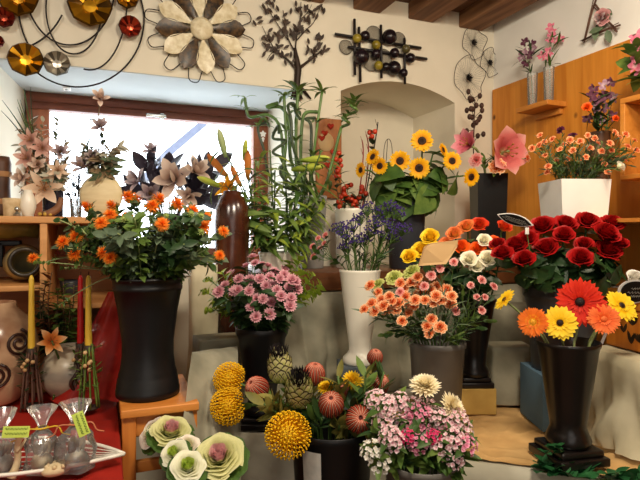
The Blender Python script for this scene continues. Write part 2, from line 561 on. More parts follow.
def hang(u, v):   # drape hung from the right end of the shelf unit and sweeping down to the table
    top = at(116, 292, 1.72); bot = at(40 + 84 * u, 404, 1.60 - .03 * sin(u * 3))
    p0 = top + rt * (.05 * (u - .5))
    w = v
    p = p0.lerp(bot, w)
    p += fw * (.02 * sin(u * 9 + v * 2) * (.4 + v)) + V((0, 0, -.02 * sin(pi * v) * (1 - u)))
    p.z = max(p.z, SZ + .03)
    return tuple(p)


g = G(); g.add(sheet(hang, 50, 30)); o = ob('organza_drape', g, REDORG); tag(o, 'red organza gathered at the shelf end and falling beside the black bucket', 'cloth')

# stool
t = thing('stool', 'orange wooden stool carrying the black bucket of safflowers', 'stool', (.142, 1.6, 0))
STZ = 1.008
g = G(); g.add(box(.195, .315, .022, (0, 0, STZ - .011), .004)); ob('seat', g, STOOLW, t)
for a in (-1, 1):
    for b in (-1, 1):
        g = G(); g.add(box(.034, .034, STZ - .022, (a * .077, b * .13, (STZ - .022) / 2), .003)); ob('leg', g, wood('stool_leg_wood', (214, 136, 60), (184, 106, 40), axis=2), t)
for z, hh in ((STZ - .05, .05), (STZ - .155, .028), (.3, .03)):
    for b in (-1, 1):
        g = G(); g.add(box(.12, .018, hh, (0, b * .13, z), .002)); ob('rail', g, STOOLW, t)
        g = G(); g.add(box(.018, .224, hh, (b * .077, 0, z), .002)); ob('rail', g, STOOLW, t)

# main corner table
TZ = .82
F1, F2 = cw(-.25, 1.72), cw(1.05, 1.27)
TP = [tuple(F1[:2]), tuple(F2[:2]), (2.0, F2.y), (2.0, 2.41), (.42, 2.41)]
t = thing('display_table', 'long corner display table covered with tan and grey cloth', 'table', (1.1, 1.7, 0))
c = V(t.location)
g = G(); g.add(prism([(x - c.x, y - c.y) for x, y in TP], TZ - .03, TZ)); ob('tabletop', g, LEDGEW, t, smooth=False)
for x, y in ((.50, 1.72), (1.42, .88), (1.88, .88), (1.88, 2.36), (.50, 2.36)):
    g = G(); g.add(box(.05, .05, TZ - .03, (x - c.x, y - c.y, (TZ - .03) / 2))); ob('leg', g, LEDGEW, t)
g = G(); g.add(drape(TP, TZ, .35, .012, 22, 8, .004, 3.0)); o = ob('table_cloth', g, mat('pale_cloth', (196, 190, 170), (168, 162, 142), rough=.95, scale=6, bump=.3)); tag(o, 'pale cloth hanging down the front of the corner display table', 'cloth')
# tan runner lying on the table
A = cw(.30, 1.60); 


def tan(u, v):
    a = F1.lerp(F2, .30 + .62 * u); nn = V((.657, .754, 0))
    p = a + nn * (.012 + .50 * v); p.z = TZ + .010 + .004 * nz(p.x * 22, p.y * 22, 4) + .016 * max(0, .35 - abs(nz(p.x * 7, p.y * 9, 7) * 3)) + .008 * max(0, nz(p.x * 6, p.y * 9, 7))
    return tuple(p)


g = G(); g.add(sheet(tan, 120, 80)); o = ob('tan_cloth', g, TANCL); tag(o, 'crumpled tan cloth lying on the table round the gerbera vase', 'cloth')
TZ1 = TZ + .018

# front bench for the low buckets
dl = (F2 - F1).normalized(); dn = V((-.657, -.754, 0))
BP = [F1 + dl * a + dn * b for a, b in ((.25, .05), (1.1, .05), (1.1, .62), (.42, .62))]
t = thing('low_bench', 'low bench in front of the display table carrying protea and pink buckets', 'bench', (.75, 1.2, 0)); c = V(t.location)
BZ = .60
g = G(); g.add(prism([(p.x - c.x, p.y - c.y) for p in BP], BZ - .03, BZ)); ob('bench_top', g, LEDGEW, t, smooth=False)
for p in BP:
    q = p.lerp((BP[0] + BP[2]) / 2, .12); g = G(); g.add(box(.05, .05, BZ - .03, (q.x - c.x, q.y - c.y, (BZ - .03) / 2))); ob('leg', g, LEDGEW, t)

# back counter (a plank step standing on the table)
KX0, KX1, KY0, KY1 = .57, 2.0, 2.0, 2.405
t = thing('plank_counter', 'dark wooden plank step along the back of the table', 'counter', ((KX0 + KX1) / 2, (KY0 + KY1) / 2, TZ)); c = V(t.location)
g = G(); g.add(box(KX1 - KX0, KY1 - KY0, .075, (0, 0, ZS - TZ - .0375), .004)); ob('plank', g, LEDGEW, t)
for a in (-.6, 0, .6):
    g = G(); g.add(box(.04, .34, ZS - TZ - .08, (a, 0, (ZS - TZ - .08) / 2 + .005), .003)); ob('support', g, LEDGEW, t)


def kg(u, v):
    x = KX0 + .0 + (KX1 - KX0) * u; f = -abs(sin(x * 22 + 3 * nz(x * 4, v, 1))) * .03 * (.3 + v) + .03 * nz(x * 9, v * 4, 2) - .01
    return (x, KY0 - .020 + f - .05 * v, ZS - .075 - (ZS - .075 - TZ - .012) * v)


g = G(); g.add(sheet(kg, 180, 24)); o = ob('gauze_curtain', g, GAUZE); tag(o, 'grey gauze hanging in front of the plank counter behind the white vase', 'cloth')


def riser(name, label, clabel, px, d, w, dep, z0, z1, rz, m, cloth=None, amp=.014, k=26):
    p = at(px, 300, d)
    t = G(); X = T((p.x, p.y, z0)) @ RZ(rz)
    t.add(box(w, dep, z1 - z0, (0, 0, (z1 - z0) / 2), .003))
    o = ob(name, t, m, X=X); tag(o, label, 'box')
    if cloth:
        g = G(); g.add(drape(obbox(p.x, p.y, z0, z1, w, dep, rz), z1, z0 + .006, amp, k, 8, .005, px * .1))
        tag(ob('gauze_cloth', g, cloth), clabel, 'cloth')
    return p


CARD = mat('brown_card', (176, 140, 88), (150, 116, 70), rough=.85)
BLUEC = mat('blue_card', (92, 120, 138), (76, 102, 120), rough=.8, scale=4)
GREYC = mat('grey_blue_card', (84, 92, 98), (70, 78, 84), rough=.8)
YEL = mat('yellow_card', (206, 168, 90), (186, 148, 74), rough=.8)
CR = -TH
riser('display_box', 'large box hidden under gauze behind the pink chrysanthemum pot', 'beige gauze over the box behind the pink chrysanthemums', 228, 1.94, .22, .13, TZ1, 1.085, 0, CARD, GAUZE)
riser('display_box', 'tall narrow box under cream gauze beside the black safflower bucket', 'cream gauze falling like a column beside the black safflower bucket', 203, 2.06, .085, .085, TZ1, 1.335, 0, CARD, GAUZEL, .03, 40)
riser('display_box', 'stepped box under grey gauze between the carnation bucket and gerberas', 'grey gauze over the upper step right of the carnation bucket', 512, 2.17, .26, .12, TZ1, 1.17, CR, CARD, GAUZE)
riser('display_box', 'lower gauze covered box in front of the upper step', 'grey gauze over the lower step left of the blue box', 508, 1.99, .14, .11, TZ1, 1.045, CR, CARD, GAUZE, .01)
riser('cardboard_box', 'small grey blue box under the foot of the white vase', '', 358, 1.95, .15, .14, TZ1, .988, CR, GREYC)
riser('cardboard_box', 'small yellow box under the black foot of the mixed rose vase', '', 473, 1.90, .125, .125, TZ1, .925, CR, YEL)
riser('cardboard_box', 'blue box under the dark bucket of red roses', '', 562, 1.77, .205, .19, TZ1, 1.012, CR, BLUEC)
# boxes at the right end with pale gauze
riser('display_box', 'box under pale gauze at the right end behind the gerbera vase', 'pale gauze draped over the box right of the gerbera vase', 662, 1.60, .32, .24, TZ1, 1.10, CR + .2, CARD, GAUZEL, .06, 15)


def fall(u, v):
    d0, d1 = 1.60 + .2 * u, 1.33 + .12 * u; dd_ = d0 + (d1 - d0) * v ** .5
    p = at((192 + 46 * u) * (1 - v) + (176 + 66 * u) * v, (352 - 6 * u) * (1 - v) + 490 * v, dd_) - fw * (.02 * sin(u * 13 + 2 * nz(v * 3, u * 2, 5)) * (.3 + v) + .02 * nz(u * 3, v * 4, 8)) + V((0, 0, .015 * sin(pi * v)))
    return tuple(p)


g = G(); g.add(sheet(fall, 50, 60)); tag(ob('gauze_cloth', g, GAUZE), 'grey gauze falling in folds between the stool and the yellow pincushions', 'cloth')
# ------------------------------------------------------------------ vases
class Vase:
    pass


def vase(name, label, cat, px, d, zb, prof, m, wall=.004, foot=None, part='body', n=36, yaw=CR, bevel_rim=True, pos=None):
    """prof: outer outline [(r, z)...] from the bottom up; hollow inside"""
    p = pos or at(px, 240, d)
    t = thing(name, label, cat, (p.x, p.y, zb), yaw)
    inner = [(max(r - wall, .002), z) for r, z in reversed(prof)]
    zf = prof[0][1] + wall * 1.5
    inner = [(r, z) for r, z in inner if z > zf] + [(max(prof[0][0] - wall, .002), zf), (.0005, zf)]
    rt_, zt_ = prof[-1]
    full = [(.0005, prof[0][1])] + prof + [(rt_ - wall * .5, zt_ + wall * .4)] + inner
    g = G(); g.add(lathe(full, n)); ob(part, g, m, t)
    v = Vase(); v.o = t; v.C = V((p.x, p.y, zb + zt_)); v.R = rt_ - wall; v.zb = zb + zf; v.Rb = max(.012, min(r for r, z in prof) - wall - .006)
    v.mid = [(max(r - wall, .002), zb + z) for r, z in prof]
    return v


def square_foot(v, w, h, m, r):
    g = G()
    g.add(box(w, w, h * .55, (0, 0, h * .275), .004)); g.add(box(w * .86, w * .86, h * .45, (0, 0, h * .775), .006))
    ob('square_plinth', g, m, v.o)


# ------------------------------------------------------------------ flowers
def stem_path(v, B, arch=.5, base=None, jit=1.0):
    """from the bottom of vase v through its mouth to the bloom at B"""
    d = V((B.x - v.C.x, B.y - v.C.y, 0)); L = d.length
    u = d / L if L > 1e-6 else V((1, 0, 0))
    a = R.uniform(0, 2 * pi); j = V((cos(a), sin(a), 0))
    m = v.C + u * min(v.R * .78, L * .6) + j * v.R * .12 * jit; m.z -= .004
    b = V((v.C.x, v.C.y, v.zb + .006)) + u * v.Rb * .3 * R.random() + j * v.Rb * .5
    if base: b = base
    H = max((B - m).length, .02)
    c = m + V((0, 0, H * arch)) + u * H * .15
    out = [b + (m - b) * (i / 4) for i in range(4)]
    for i in range(9):
        s = i / 8
        out.append(m * (1 - s) ** 2 + c * 2 * s * (1 - s) + B * s * s)
    return out


def leafset(path, root, specs):
    """specs: dict(n, L, W, a, b, el, curl, fold) leaves along path[4:]"""
    g = G()
    P = path[4:] if len(path) > 8 else path
    for sp in specs:
        n = sp['n']
        for i in range(n):
            s = sp.get('a', .1) + (sp.get('b', .9) - sp.get('a', .1)) * (i + R.random() * .8) / n
            x = s * (len(P) - 1); k = min(int(x), len(P) - 2); q = P[k].lerp(P[k + 1], x - k)
            tg = (P[k + 1] - P[k]).normalized()
            a = R.uniform(0, 2 * pi) if not sp.get('alt') else (i * 2.4 + R.uniform(-.4, .4))
            sd = V((cos(a), sin(a), 0)); sd = (sd - tg * sd.dot(tg)).normalized()
            el = sp.get('el', .6) + R.uniform(-.25, .25)
            y = (sd * cos(el) + tg * sin(el)).normalized()
            x_ = y.cross(tg); x_ = x_.normalized() if x_.length > 1e-4 else V((1, 0, 0)); z_ = x_.cross(y)
            X = T(q - root) @ MX((x_, y, z_)).transposed().to_4x4()
            k_ = R.uniform(.75, 1.2)
            g.add(blade(sp['L'] * k_, sp['W'] * k_, sp.get('curl', -.5) + R.uniform(-.3, .3), sp.get('fold', .25), sp.get('nl', 5), 2, sp.get('p', .8), sp.get('e', .8), sp.get('wave', 0)), X)
    return g


KIND = {}


def kind(key, nvar=3):
    """build the bloom parts of a kind once per variant: list of (part, mesh)"""
    if key not in KIND:
        KIND[key] = [BLOOM[key](i) for i in range(nvar)]
        if any(w in key for w in ('rose', 'carnation', 'cabbage', 'lime_mum', 'sunflower', 'gerbera')):
            for ms in KIND[key]:   # bring each head to a diameter of exactly one unit
                k = .5 / max(math.hypot(q.co.x, q.co.y) for q in ms[0][1].vertices)
                for nm, me in ms: me.transform(S(k))
    return R.choice(KIND[key])


def bloom_at(parent, root, key, B, fdir, s, nvar=3, name='bloom', sub=True):
    """first mesh of the kind is the bloom part, further meshes are its sub-parts"""
    ms = kind(key, nvar)
    X = face(B - root, fdir, R.uniform(0, 6.28), s)
    o = ob(ms[0][0] if name == 'bloom' else name, ms[0][1], None, parent, X)
    for nm, me in ms[1:]: ob(nm, me, None, o)
    return o


CAMDIR = lambda B: (CAM - B).normalized()


def fdir_of(v, B, out=.5, up=.5, cam=.5):
    d = V((B.x - v.C.x, B.y - v.C.y, 0))
    d = d / max(v.R, .03); d = d if d.length < 1 else d.normalized()
    return (d * out + V((0, 0, up)) + CAMDIR(B) * cam + V((R.uniform(-.15, .15), R.uniform(-.15, .15), R.uniform(-.1, .1)))).normalized()


def flower(name, label, cat, group, v, B, key, s, sr=.002, sm=STEM, leaves=(), lm=LEAF, fd=None, arch=.5, neck=0.0, nvar=3, base=None, mix=(.5, .5, .5)):
    fd = V(fd).normalized() if fd is not None else fdir_of(v, B, *mix)
    P = stem_path(v, B - fd * neck, arch, base)
    if neck: P.append(B)
    root = P[0].copy()
    t = thing(name, label, cat, root, 0, group)
    g = G(); g.add(tube([p - root for p in P], [sr * 1.15] * 4 + [sr] * (len(P) - 4), 5)); ob('stem', g, sm, t)
    if leaves:
        g = leafset(P, root, leaves)
        if g.v: ob('foliage', g, lm, t)
    bloom_at(t, root, key, B, fd, s, nvar)
    return t


def spray(name, label, cat, group, v, targets, key, s, sr=.0018, br=.0011, sm=STEM, leaves=(), lm=LEAF, mix=(.5, .5, .5), drop=.05, nvar=3, bkeys=None, buds=0):
    """one stem branching to several blooms"""
    c = sum(targets, V()) / len(targets)
    J = c.lerp(v.C, .35) - V((0, 0, drop * .3))
    J.z = min(J.z, c.z - drop); J.z = max(J.z, v.C.z + .01)
    P = stem_path(v, J, .4); root = P[0].copy()
    t = thing(name, label, cat, root, 0, group)
    g = G(); g.add(tube([p - root for p in P], sr, 5))
    paths = []
    for B in targets:
        m = J.lerp(B, .5) + V((0, 0, -.12 * (B - J).length)) if B.z > J.z else J.lerp(B, .5) + V((0, 0, .1 * (B - J).length))
        q = curve([J, m, B], 4); paths.append(q)
        g.add(tube([p - root for p in q], br, 4, False))
    ob('stem', g, sm, t)
    if leaves:
        g = leafset(P, root, leaves)
        half = [dict(l, n=max(1, l['n'] // 3), a=.05, b=.85) for l in leaves]
        for q in paths:
            g2 = leafset(q, root, half); g.add((g2.v, g2.f, g2.t))
        ob('foliage', g, lm, t)
    for i, B in enumerate(targets):
        bloom_at(t, root, (bkeys[i] if bkeys else key), B, fdir_of(v, B, *mix), s * R.uniform(.85, 1.1), nvar)
    return t


def greens(name, label, cat, group, v, B, leaves, lm, sr=.0016, sm=STEM, arch=.5):
    P = stem_path(v, B, arch); root = P[0].copy()
    t = thing(name, label, cat, root, 0, group)
    g = G(); g.add(tube([p - root for p in P], sr, 5)); ob('stem', g, sm, t)
    ob('foliage', leafset(P, root, leaves), lm, t)
    return t


# ------------------------------------------------------------------ bloom kinds (unit: about 1 = bloom diameter 2*r with r=.5)
def radial(g, n, L, W, el, r0=.02, curl=0, fold=.1, p=1.3, e=.7, ph=0, jit=.08, nl=4, nw=2, mi=0, z=0, wave=0, rs=None):
    for i in range(n):
        a = 2 * pi * i / n + ph + R.uniform(-jit, jit)
        k = R.uniform(.92, 1.06)
        g.add(blade(L * k, W, curl + R.uniform(-.12, .12), fold, nl, nw, p, e, wave), T((0, 0, z)) @ RZ(a) @ T((0, r0, 0)) @ RX(el + R.uniform(-.08, .08)), mi)


def calyx(r, h, m, n=8):
    g = G(); g.add(lathe([(.0005, -h), (r * .6, -h * .85), (r, -h * .4), (r * .8, 0), (.0005, .01)], n)); return g.mesh('calyx', m)


def b_rose(cols, nm):
    def f(k):
        g = G(); N = 24
        for i in range(N):
            q = i / (N - 1); a = i * 2.4 + k
            r1 = .06 + .40 * q ** 1.0; h = .66 - .14 * q
            g.add(bowl(.03 + .05 * q, r1, h, 1.25 - .35 * q, roll=.13 * q ** 1.6, ruf=.014 + .014 * q, ph=i, edge=.16, nu=6, nv=8, z0=-.12 * q), RZ(a))
        m = [('bloom', g.mesh('rose_bloom', gmat('petal_' + nm, cols, rough=.5, trans=.18)))]
        g = G(); radial(g, 5, .22, .08, -.5, .04, .6); g.add(lathe([(.0005, -.16), (.07, -.12), (.09, -.03), (.03, .02)], 8)); m.append(('calyx', g.mesh('calyx', LEAF)))
        return m
    return f


def b_mum(cols, nm, n=16, layers=4, W=.14, disc=None, dr=.1, cup=.25):
    def f(k):
        g = G()
        for l in range(layers):
            q = l / max(1, layers - 1)
            radial(g, max(6, n - 2 * l), .5 - .26 * q, W, .05 + (1.1 * q if layers > 1 else 0), .03, cup, .2, 1.5, .6, ph=l * .3, z=.02 * l)
        m = [('bloom', g.mesh('mum_bloom', gmat('petal_' + nm, cols)))]
        if disc:
            g = G(); g.add(ball(dr, 10, 6, .5), T((0, 0, .04))); m.append(('flower_disc', g.mesh('disc', disc)))
        m.append(('calyx', calyx(.12, .14, LEAFM)))
        return m
    return f


def b_carn(cols, nm, N=15):
    def f(k):
        g = G()
        for i in range(N):
            q = i / (N - 1); a = i * 2.4 + k
            g.add(bowl(.04, .12 + .36 * q, .48 - .26 * q, .85, roll=.14 * q, ruf=.05, ph=i * 1.7, edge=.1, nu=3, nv=8, z0=0, freq=9), RZ(a))
        m = [('bloom', g.mesh('carnation_bloom', gmat('petal_' + nm, cols)))]
        g = G(); g.add(lathe([(.0005, -.42), (.07, -.4), (.1, -.1), (.12, .03), (.02, .04)], 7)); m.append(('calyx', g.mesh('calyx', LEAFG)))
        return m
    return f


def b_gerbera(cols, nm, eye, ring, n=30):
    def f(k):
        g = G()
        radial(g, n, .45, 3.2 / n, .10, .06, -.12, .15, 1.9, .5, nl=6, jit=.04)
        radial(g, n - 4, .40, 3.0 / n, .20, .06, -.15, .15, 1.9, .5, ph=.1, z=.015, nl=6, jit=.04)
        radial(g, 22, .17, .045, .5, .07, -.3, .1, 1.6, .5, z=.03, nl=3)
        m = [('bloom', g.mesh('gerbera_bloom', gmat('petal_' + nm, cols)))]
        g = G(); g.add(ball(.095, 14, 6, .4), T((0, 0, .045)))
        for i in range(60):
            r = .095 * math.sqrt(i / 60); a = i * 2.4; g.add(ball(.010, 5, 3), T((r * cos(a), r * sin(a), .05 + .035 * (1 - (r / .1) ** 2))))
        o = ('flower_disc', g.mesh('disc', eye)); m.append(o)
        g = G()
        for i in range(26): a = 2 * pi * i / 26; g.add(blade(.05, .016, .4, 0, 2, 1), T((0, 0, .04)) @ RZ(a) @ T((0, .085, 0)) @ RX(.9))
        m.append(('ray_ring', g.mesh('ring', ring)))
        g = G(); g.add(lathe([(.0005, -.14), (.06, -.12), (.15, -.02), (.16, .02)], 12)); radial(g, 14, .12, .03, .5, .1, z=-.03); m.append(('calyx', g.mesh('calyx', LEAFM)))
        return m
    return f


def b_sun(k):
    g = G()
    radial(g, 20, .36, .15, .10, .15, -.1, .2, .95, .7, jit=.1, nl=5)
    radial(g, 18, .33, .14, .30, .15, -.1, .2, .95, .7, ph=.17, jit=.12, z=.02, nl=5)
    m = [('bloom', g.mesh('sunflower_bloom', gmat('petal_sunflower', [(0, (222, 134, 10)), (.45, (250, 186, 16)), (1, (252, 200, 30))])))]
    g = G(); g.add(lathe([(.0005, .05), (.07, .055), (.13, .07), (.175, .05), (.19, 0), (.17, -.03)], 22))
    for i in range(110):
        r = .175 * math.sqrt(i / 110); a = i * 2.4; g.add(ball(.011, 5, 3, 1.6), T((r * cos(a), r * sin(a), .06 + .01 * sin(r * 30))))
    m.append(('flower_disc', g.mesh('disc', gmat('sun_disc', [(0, (40, 22, 10)), (1, (62, 34, 14))], trans=0))))
    g = G(); radial(g, 14, .26, .1, -.1, .1, .3, z=-.04); g.add(lathe([(.0005, -.1), (.1, -.08), (.19, -.02), (.17, 0)], 14)); m.append(('calyx', g.mesh('calyx', LEAF)))
    return m


def b_saff(k):
    g = G()
    for i in range(130):
        a = i * 2.4; q = (i + .5) / 130; el = pi / 2 - 2.0 * q ** .75
        L = .40 * R.uniform(.8, 1.15)
        g.add(blade(L, .05, R.uniform(-.7, .2), 0, 3, 1, .9, .6), T((0, 0, .10)) @ RZ(a) @ T((0, .09 * q, 0)) @ RX(el))
    m = [('bloom', g.mesh('safflower_bloom', gmat('petal_saff', [(0, (222, 96, 10)), (.4, (246, 124, 24)), (1, (253, 156, 50))], var=.2)))]
    g = G(); g.add(lathe([(.0005, -.34), (.14, -.30), (.24, -.14), (.2, .02), (.09, .11), (.0005, .12)], 10))
    for rr in (0, 1): radial(g, 8, .30, .13, -.15 + .5 * rr, .17, .4, z=-.16 + .1 * rr, ph=rr * .4)
    m.append(('calyx', g.mesh('calyx', LEAFM)))
    return m


def b_bud(k):   # unopened green safflower head
    g = G(); g.add(lathe([(.0005, -.34), (.16, -.30), (.27, -.12), (.22, .08), (.08, .24), (.0005, .27)], 10))
    for rr in (0, 1, 2): radial(g, 8, .34, .15, -.1 + .45 * rr, .2 - .04 * rr, .4, z=-.18 + .12 * rr, ph=rr * .4)
    return [('flower_bud', g.mesh('bud', mat('bud_green', (176, 186, 110), (124, 146, 66), scale=30)))]


def b_pin(k):   # yellow pincushion protea
    g = G()
    n = 190
    for i in range(n):
        q = (i + .5) / n; th = 2.2 * q ** .6; a = i * 2.39996
        d = V((sin(th) * cos(a), sin(th) * sin(a), cos(th)))
        up = V((0, 0, 1)); tn = (up - d * up.dot(d)); tn = tn.normalized() if tn.length > .05 else V((0, 0, 0))
        r0 = .16; tip = .44
        mid = d * (tip * .82) - tn * .03
        end = d * tip + tn * (.11 * min(1, th))
        pts = [d * r0, mid, d * tip * .98 + tn * .02, end]
        g.add(tube(pts, [.013, .011, .011, .009], 4)); g.add(ball(.021, 5, 4), T(end))
    g.add(ball(.24, 14, 10))
    m = [('bloom', g.mesh('pincushion_bloom', gmat('petal_pin', [(0, (226, 150, 6)), (.5, (252, 196, 14)), (1, (255, 216, 40))], trans=.2)))]
    g = G(); g.add(lathe([(.0005, -.36), (.08, -.34), (.16, -.22), (.22, -.1), (.18, 0)], 12)); m.append(('calyx', g.mesh('calyx', LEAFM)))
    return m


def b_red(k):   # dark red ribbed leucospermum globe
    g = G(); n = 36
    for i in range(n):
        a = 2 * pi * i / n
        pts = []
        for j in range(9):
            th = pi * (.86 - .78 * j / 8); rr = .43 * (1 + .04 * sin(j))
            pts.append((sin(th) * rr * cos(a) * (1 if j < 8 else .7), sin(th) * rr * sin(a) * (1 if j < 8 else .7), -cos(th) * -rr * 1.06))
        g.add(tube(pts, [q_ * (1.15 if i % 2 == 0 else .55) for q_ in (.018, .022, .026, .028, .028, .026, .022, .018, .012)], 4), None, i % 2)
        e = V(pts[-1]); g.add(tube([e, e * .9 + V((0, 0, -.10))], [.012, .018], 4), None, 1)
    g.add(ball(.40, 16, 10, 1.0), None, 2)
    return [('bloom', g.mesh('globe_bloom', [gmat('rib_red', [(0, (120, 40, 26)), (.6, (166, 62, 40)), (1, (196, 96, 70))], trans=.05), gmat('rib_pale', [(0, (150, 66, 48)), (.6, (206, 138, 112)), (1, (236, 196, 170))], trans=.05), mat('globe_core', (92, 26, 22), (70, 20, 18))]))]


def b_queen(k):   # green protea with black tip
    g = G()
    for l in range(7):
        n = 9 - (l // 3); q = l / 6
        for i in range(n):
            a = 2 * pi * (i + .5 * (l % 2)) / n
            g.add(bowl(.10 + .26 * sin(pi * (.25 + .6 * q)) * .9, .12 + .25 * sin(pi * min(1, (.42 + .55 * q))), .44, .52, .0, 0, nu=6, nv=4, edge=.6, z0=-.42 + .78 * q * .80), RZ(a))
    m = [('bloom', g.mesh('queen_bloom', gmat('petal_queen', [(0, (150, 160, 78)), (.5, (208, 208, 116)), (.84, (236, 228, 170)), (.92, (70, 48, 34)), (1, (24, 16, 16))], trans=.08)))]
    g = G()
    for i in range(90):
        a = i * 2.4; q = (i + .5) / 90
        g.add(blade(.30, .05, .2, .1, 3, 1), T((0, 0, .34)) @ RZ(a) @ T((0, .20 * math.sqrt(q), 0)) @ RX(pi / 2 - .6 * q))
    m.append(('black_tuft', g.mesh('tuft', mat('protea_black', (34, 22, 26), (20, 14, 16), rough=.9))))
    g = G(); g.add(lathe([(.0005, -.5), (.08, -.48), (.2, -.36), (.22, -.3)], 10)); m.append(('calyx', g.mesh('calyx', LEAFO)))
    return m


def b_cluster(cols, nm, n=24, pet=4, dome=.44, fr=.15):
    """domed head of small four- or five-petalled florets"""
    def f(k):
        g = G(); g2 = G()
        for i in range(n):
            q = (i + .5) / n; th = 1.35 * math.sqrt(q); a = i * 2.4 + R.uniform(-.3, .3)
            d = V((sin(th) * cos(a), sin(th) * sin(a), cos(th)))
            p = V((d.x * dome, d.y * dome, d.z * dome * .7 - .2 + R.uniform(-.06, .06)))
            X = face(p, d + V((R.uniform(-.3, .3), R.uniform(-.3, .3), .2)), R.uniform(0, 6), fr * R.uniform(.8, 1.15))
            for j in range(pet): g.add(blade(.85, .8, .3, .1, 3, 2, 1.5, .6), X @ RZ(2 * pi * j / pet) @ RX(.25))
            g2.add(tube([(0, 0, -.5), p * .6 + V((0, 0, -.2)), p], .012, 3, False))
        return [('bloom', g.mesh('cluster_bloom', gmat('petal_' + nm, cols, var=.2))), ('pedicel', g2.mesh('pedicel', LEAFM))]
    return f


def b_brassica(center, nm, outer=((0, (112, 140, 50)), (.6, (204, 208, 130)), (1, (228, 224, 168)))):
    def f(k):
        g = G(); N = 36
        for i in range(N):
            q = i / (N - 1); a = i * 2.4 + k
            g.add(bowl(.03 + .03 * q, .05 + .38 * q, .44 - .16 * q, 1.2 - .3 * q, roll=.10 * q * q, ruf=.010 + .016 * q, ph=i * 2, edge=.1, nu=5, nv=9, z0=-.06 * q), RZ(a), 0 if q < .36 else 1)
        m = [('bloom', g.mesh('brassica_head', [gmat('brassica_in_' + nm, [(0, tuple(int(v * .86) for v in center)), (.5, center), (1, tuple(min(255, int(v * 1.12)) for v in center))]), gmat('brassica_out_' + nm, list(outer))]))]
        g = G()
        for i in range(9): g.add(bowl(.08, .46, .30, .7, roll=.14, ruf=.03, ph=i, edge=.15, nu=4, nv=8, z0=-.22), RZ(i * .75))
        m.append(('outer_leaf', g.mesh('outer', gmat('brassica_leaf', [(0, (80, 112, 40)), (.7, (96, 130, 50)), (1, (70, 100, 44))]))))
        return m
    return f


def b_statice(k):
    g = G(); g2 = G()
    for i in range(34):
        a = i * 2.4; q = (i + .5) / 34
        p = V((cos(a) * .42 * math.sqrt(q), sin(a) * .42 * math.sqrt(q), R.uniform(-.25, .3) * (1.2 - q)))
        X = face(p, V((cos(a) * q, sin(a) * q, .8)), a, .13 * R.uniform(.7, 1.2))
        for j in range(5): g.add(blade(.9, .75, .4, .2, 2, 2, 1.4, .6), X @ RZ(2 * pi * j / 5) @ RX(.7))
        g2.add(tube([(0, 0, -.5), p * .6 + V((0, 0, -.2)), p], .014, 3, False))
    return [('bloom', g.mesh('statice_bloom', gmat('petal_statice', [(0, (150, 140, 190)), (.4, (74, 52, 128)), (1, (94, 68, 150))], var=.25))), ('pedicel', g2.mesh('pedicel', STEM))]


def b_lily(cols, nm, n=6, L=.55, W=.2, curl=-.9, el=.9):
    def f(k):
        g = G()
        for i in range(n):
            g.add(blade(L, W * (1 if i % 2 else 1.25), curl + R.uniform(-.15, .15), .25, 7, 4, .85, .75, .01), RZ(2 * pi * i / n + .1) @ T((0, .02, 0)) @ RX(el))
        m = [('bloom', g.mesh('lily_bloom', gmat('petal_' + nm, cols)))]
        g = G()
        for i in range(6):
            a = 2 * pi * i / 6 + .4; e = V((cos(a) * .12, sin(a) * .12, .36)); g.add(tube([(0, 0, 0), V((cos(a) * .03, sin(a) * .03, .2)), e], .008, 4)); g.add(ball(.018, 6, 4, 2), T(e))
        m.append(('stamen', g.mesh('stamen', mat('stamen_brown', (176, 120, 50), (140, 84, 30)))))
        return m
    return f


def b_lilybud(cols, nm):
    def f(k):
        g = G()
        vs, fs, ts = lathe([(.0005, 0), (.05, .02), (.085, .2), (.11, .45), (.12, .65), (.09, .85), (.03, .98), (.0005, 1.0)], 12)
        for i, (x, y, z) in enumerate(vs):
            a = math.atan2(y, x); q = 1 + .12 * cos(3 * a); vs[i] = (x * q, y * q, z)
        g.add((vs, fs, ts))
        return [('flower_bud', g.mesh('bud', gmat('lbud_' + nm, cols, trans=.1)))]
    return f


def b_magnolia(cols, nm, cup=.75, n=9):
    def f(k):
        g = G()
        for i in range(n):
            q = i / (n - 1); g.add(blade(.5, .24, .35 - .9 * q, .3, 6, 4, 1.15, .7), RZ(i * 2.4 + k) @ T((0, .03, 0)) @ RX(1.25 - .95 * q * cup))
        m = [('bloom', g.mesh('magnolia_bloom', gmat('petal_' + nm, cols, trans=.15)))]
        g = G(); g.add(ball(.07, 8, 6, 1.6), T((0, 0, .08))); m.append(('flower_disc', g.mesh('disc', mat('seed_brown', (110, 80, 50), (80, 56, 34)))))
        return m
    return f


def b_orchid(cols, nm):
    def f(k):
        g = G()
        for a, L, W in ((0, .48, .2), (2.2, .45, .2), (-2.2, .45, .2), (1.25, .46, .36), (-1.25, .46, .36)):
            g.add(blade(L, W, -.25, .1, 5, 4, 1.1, .6), RZ(a) @ T((0, .02, 0)) @ RX(.25))
        m = [('bloom', g.mesh('orchid_bloom', gmat('petal_' + nm, cols)))]
        g = G(); g.add(bowl(.02, .13, .24, 1.0, .06, .01), RY(.6) @ RZ(-pi / 2)); m.append(('lip', g.mesh('lip', gmat('lip_' + nm, [(0, cols[-1][1]), (1, tuple(int(v * .7) for v in cols[0][1]))]))))
        return m
    return f


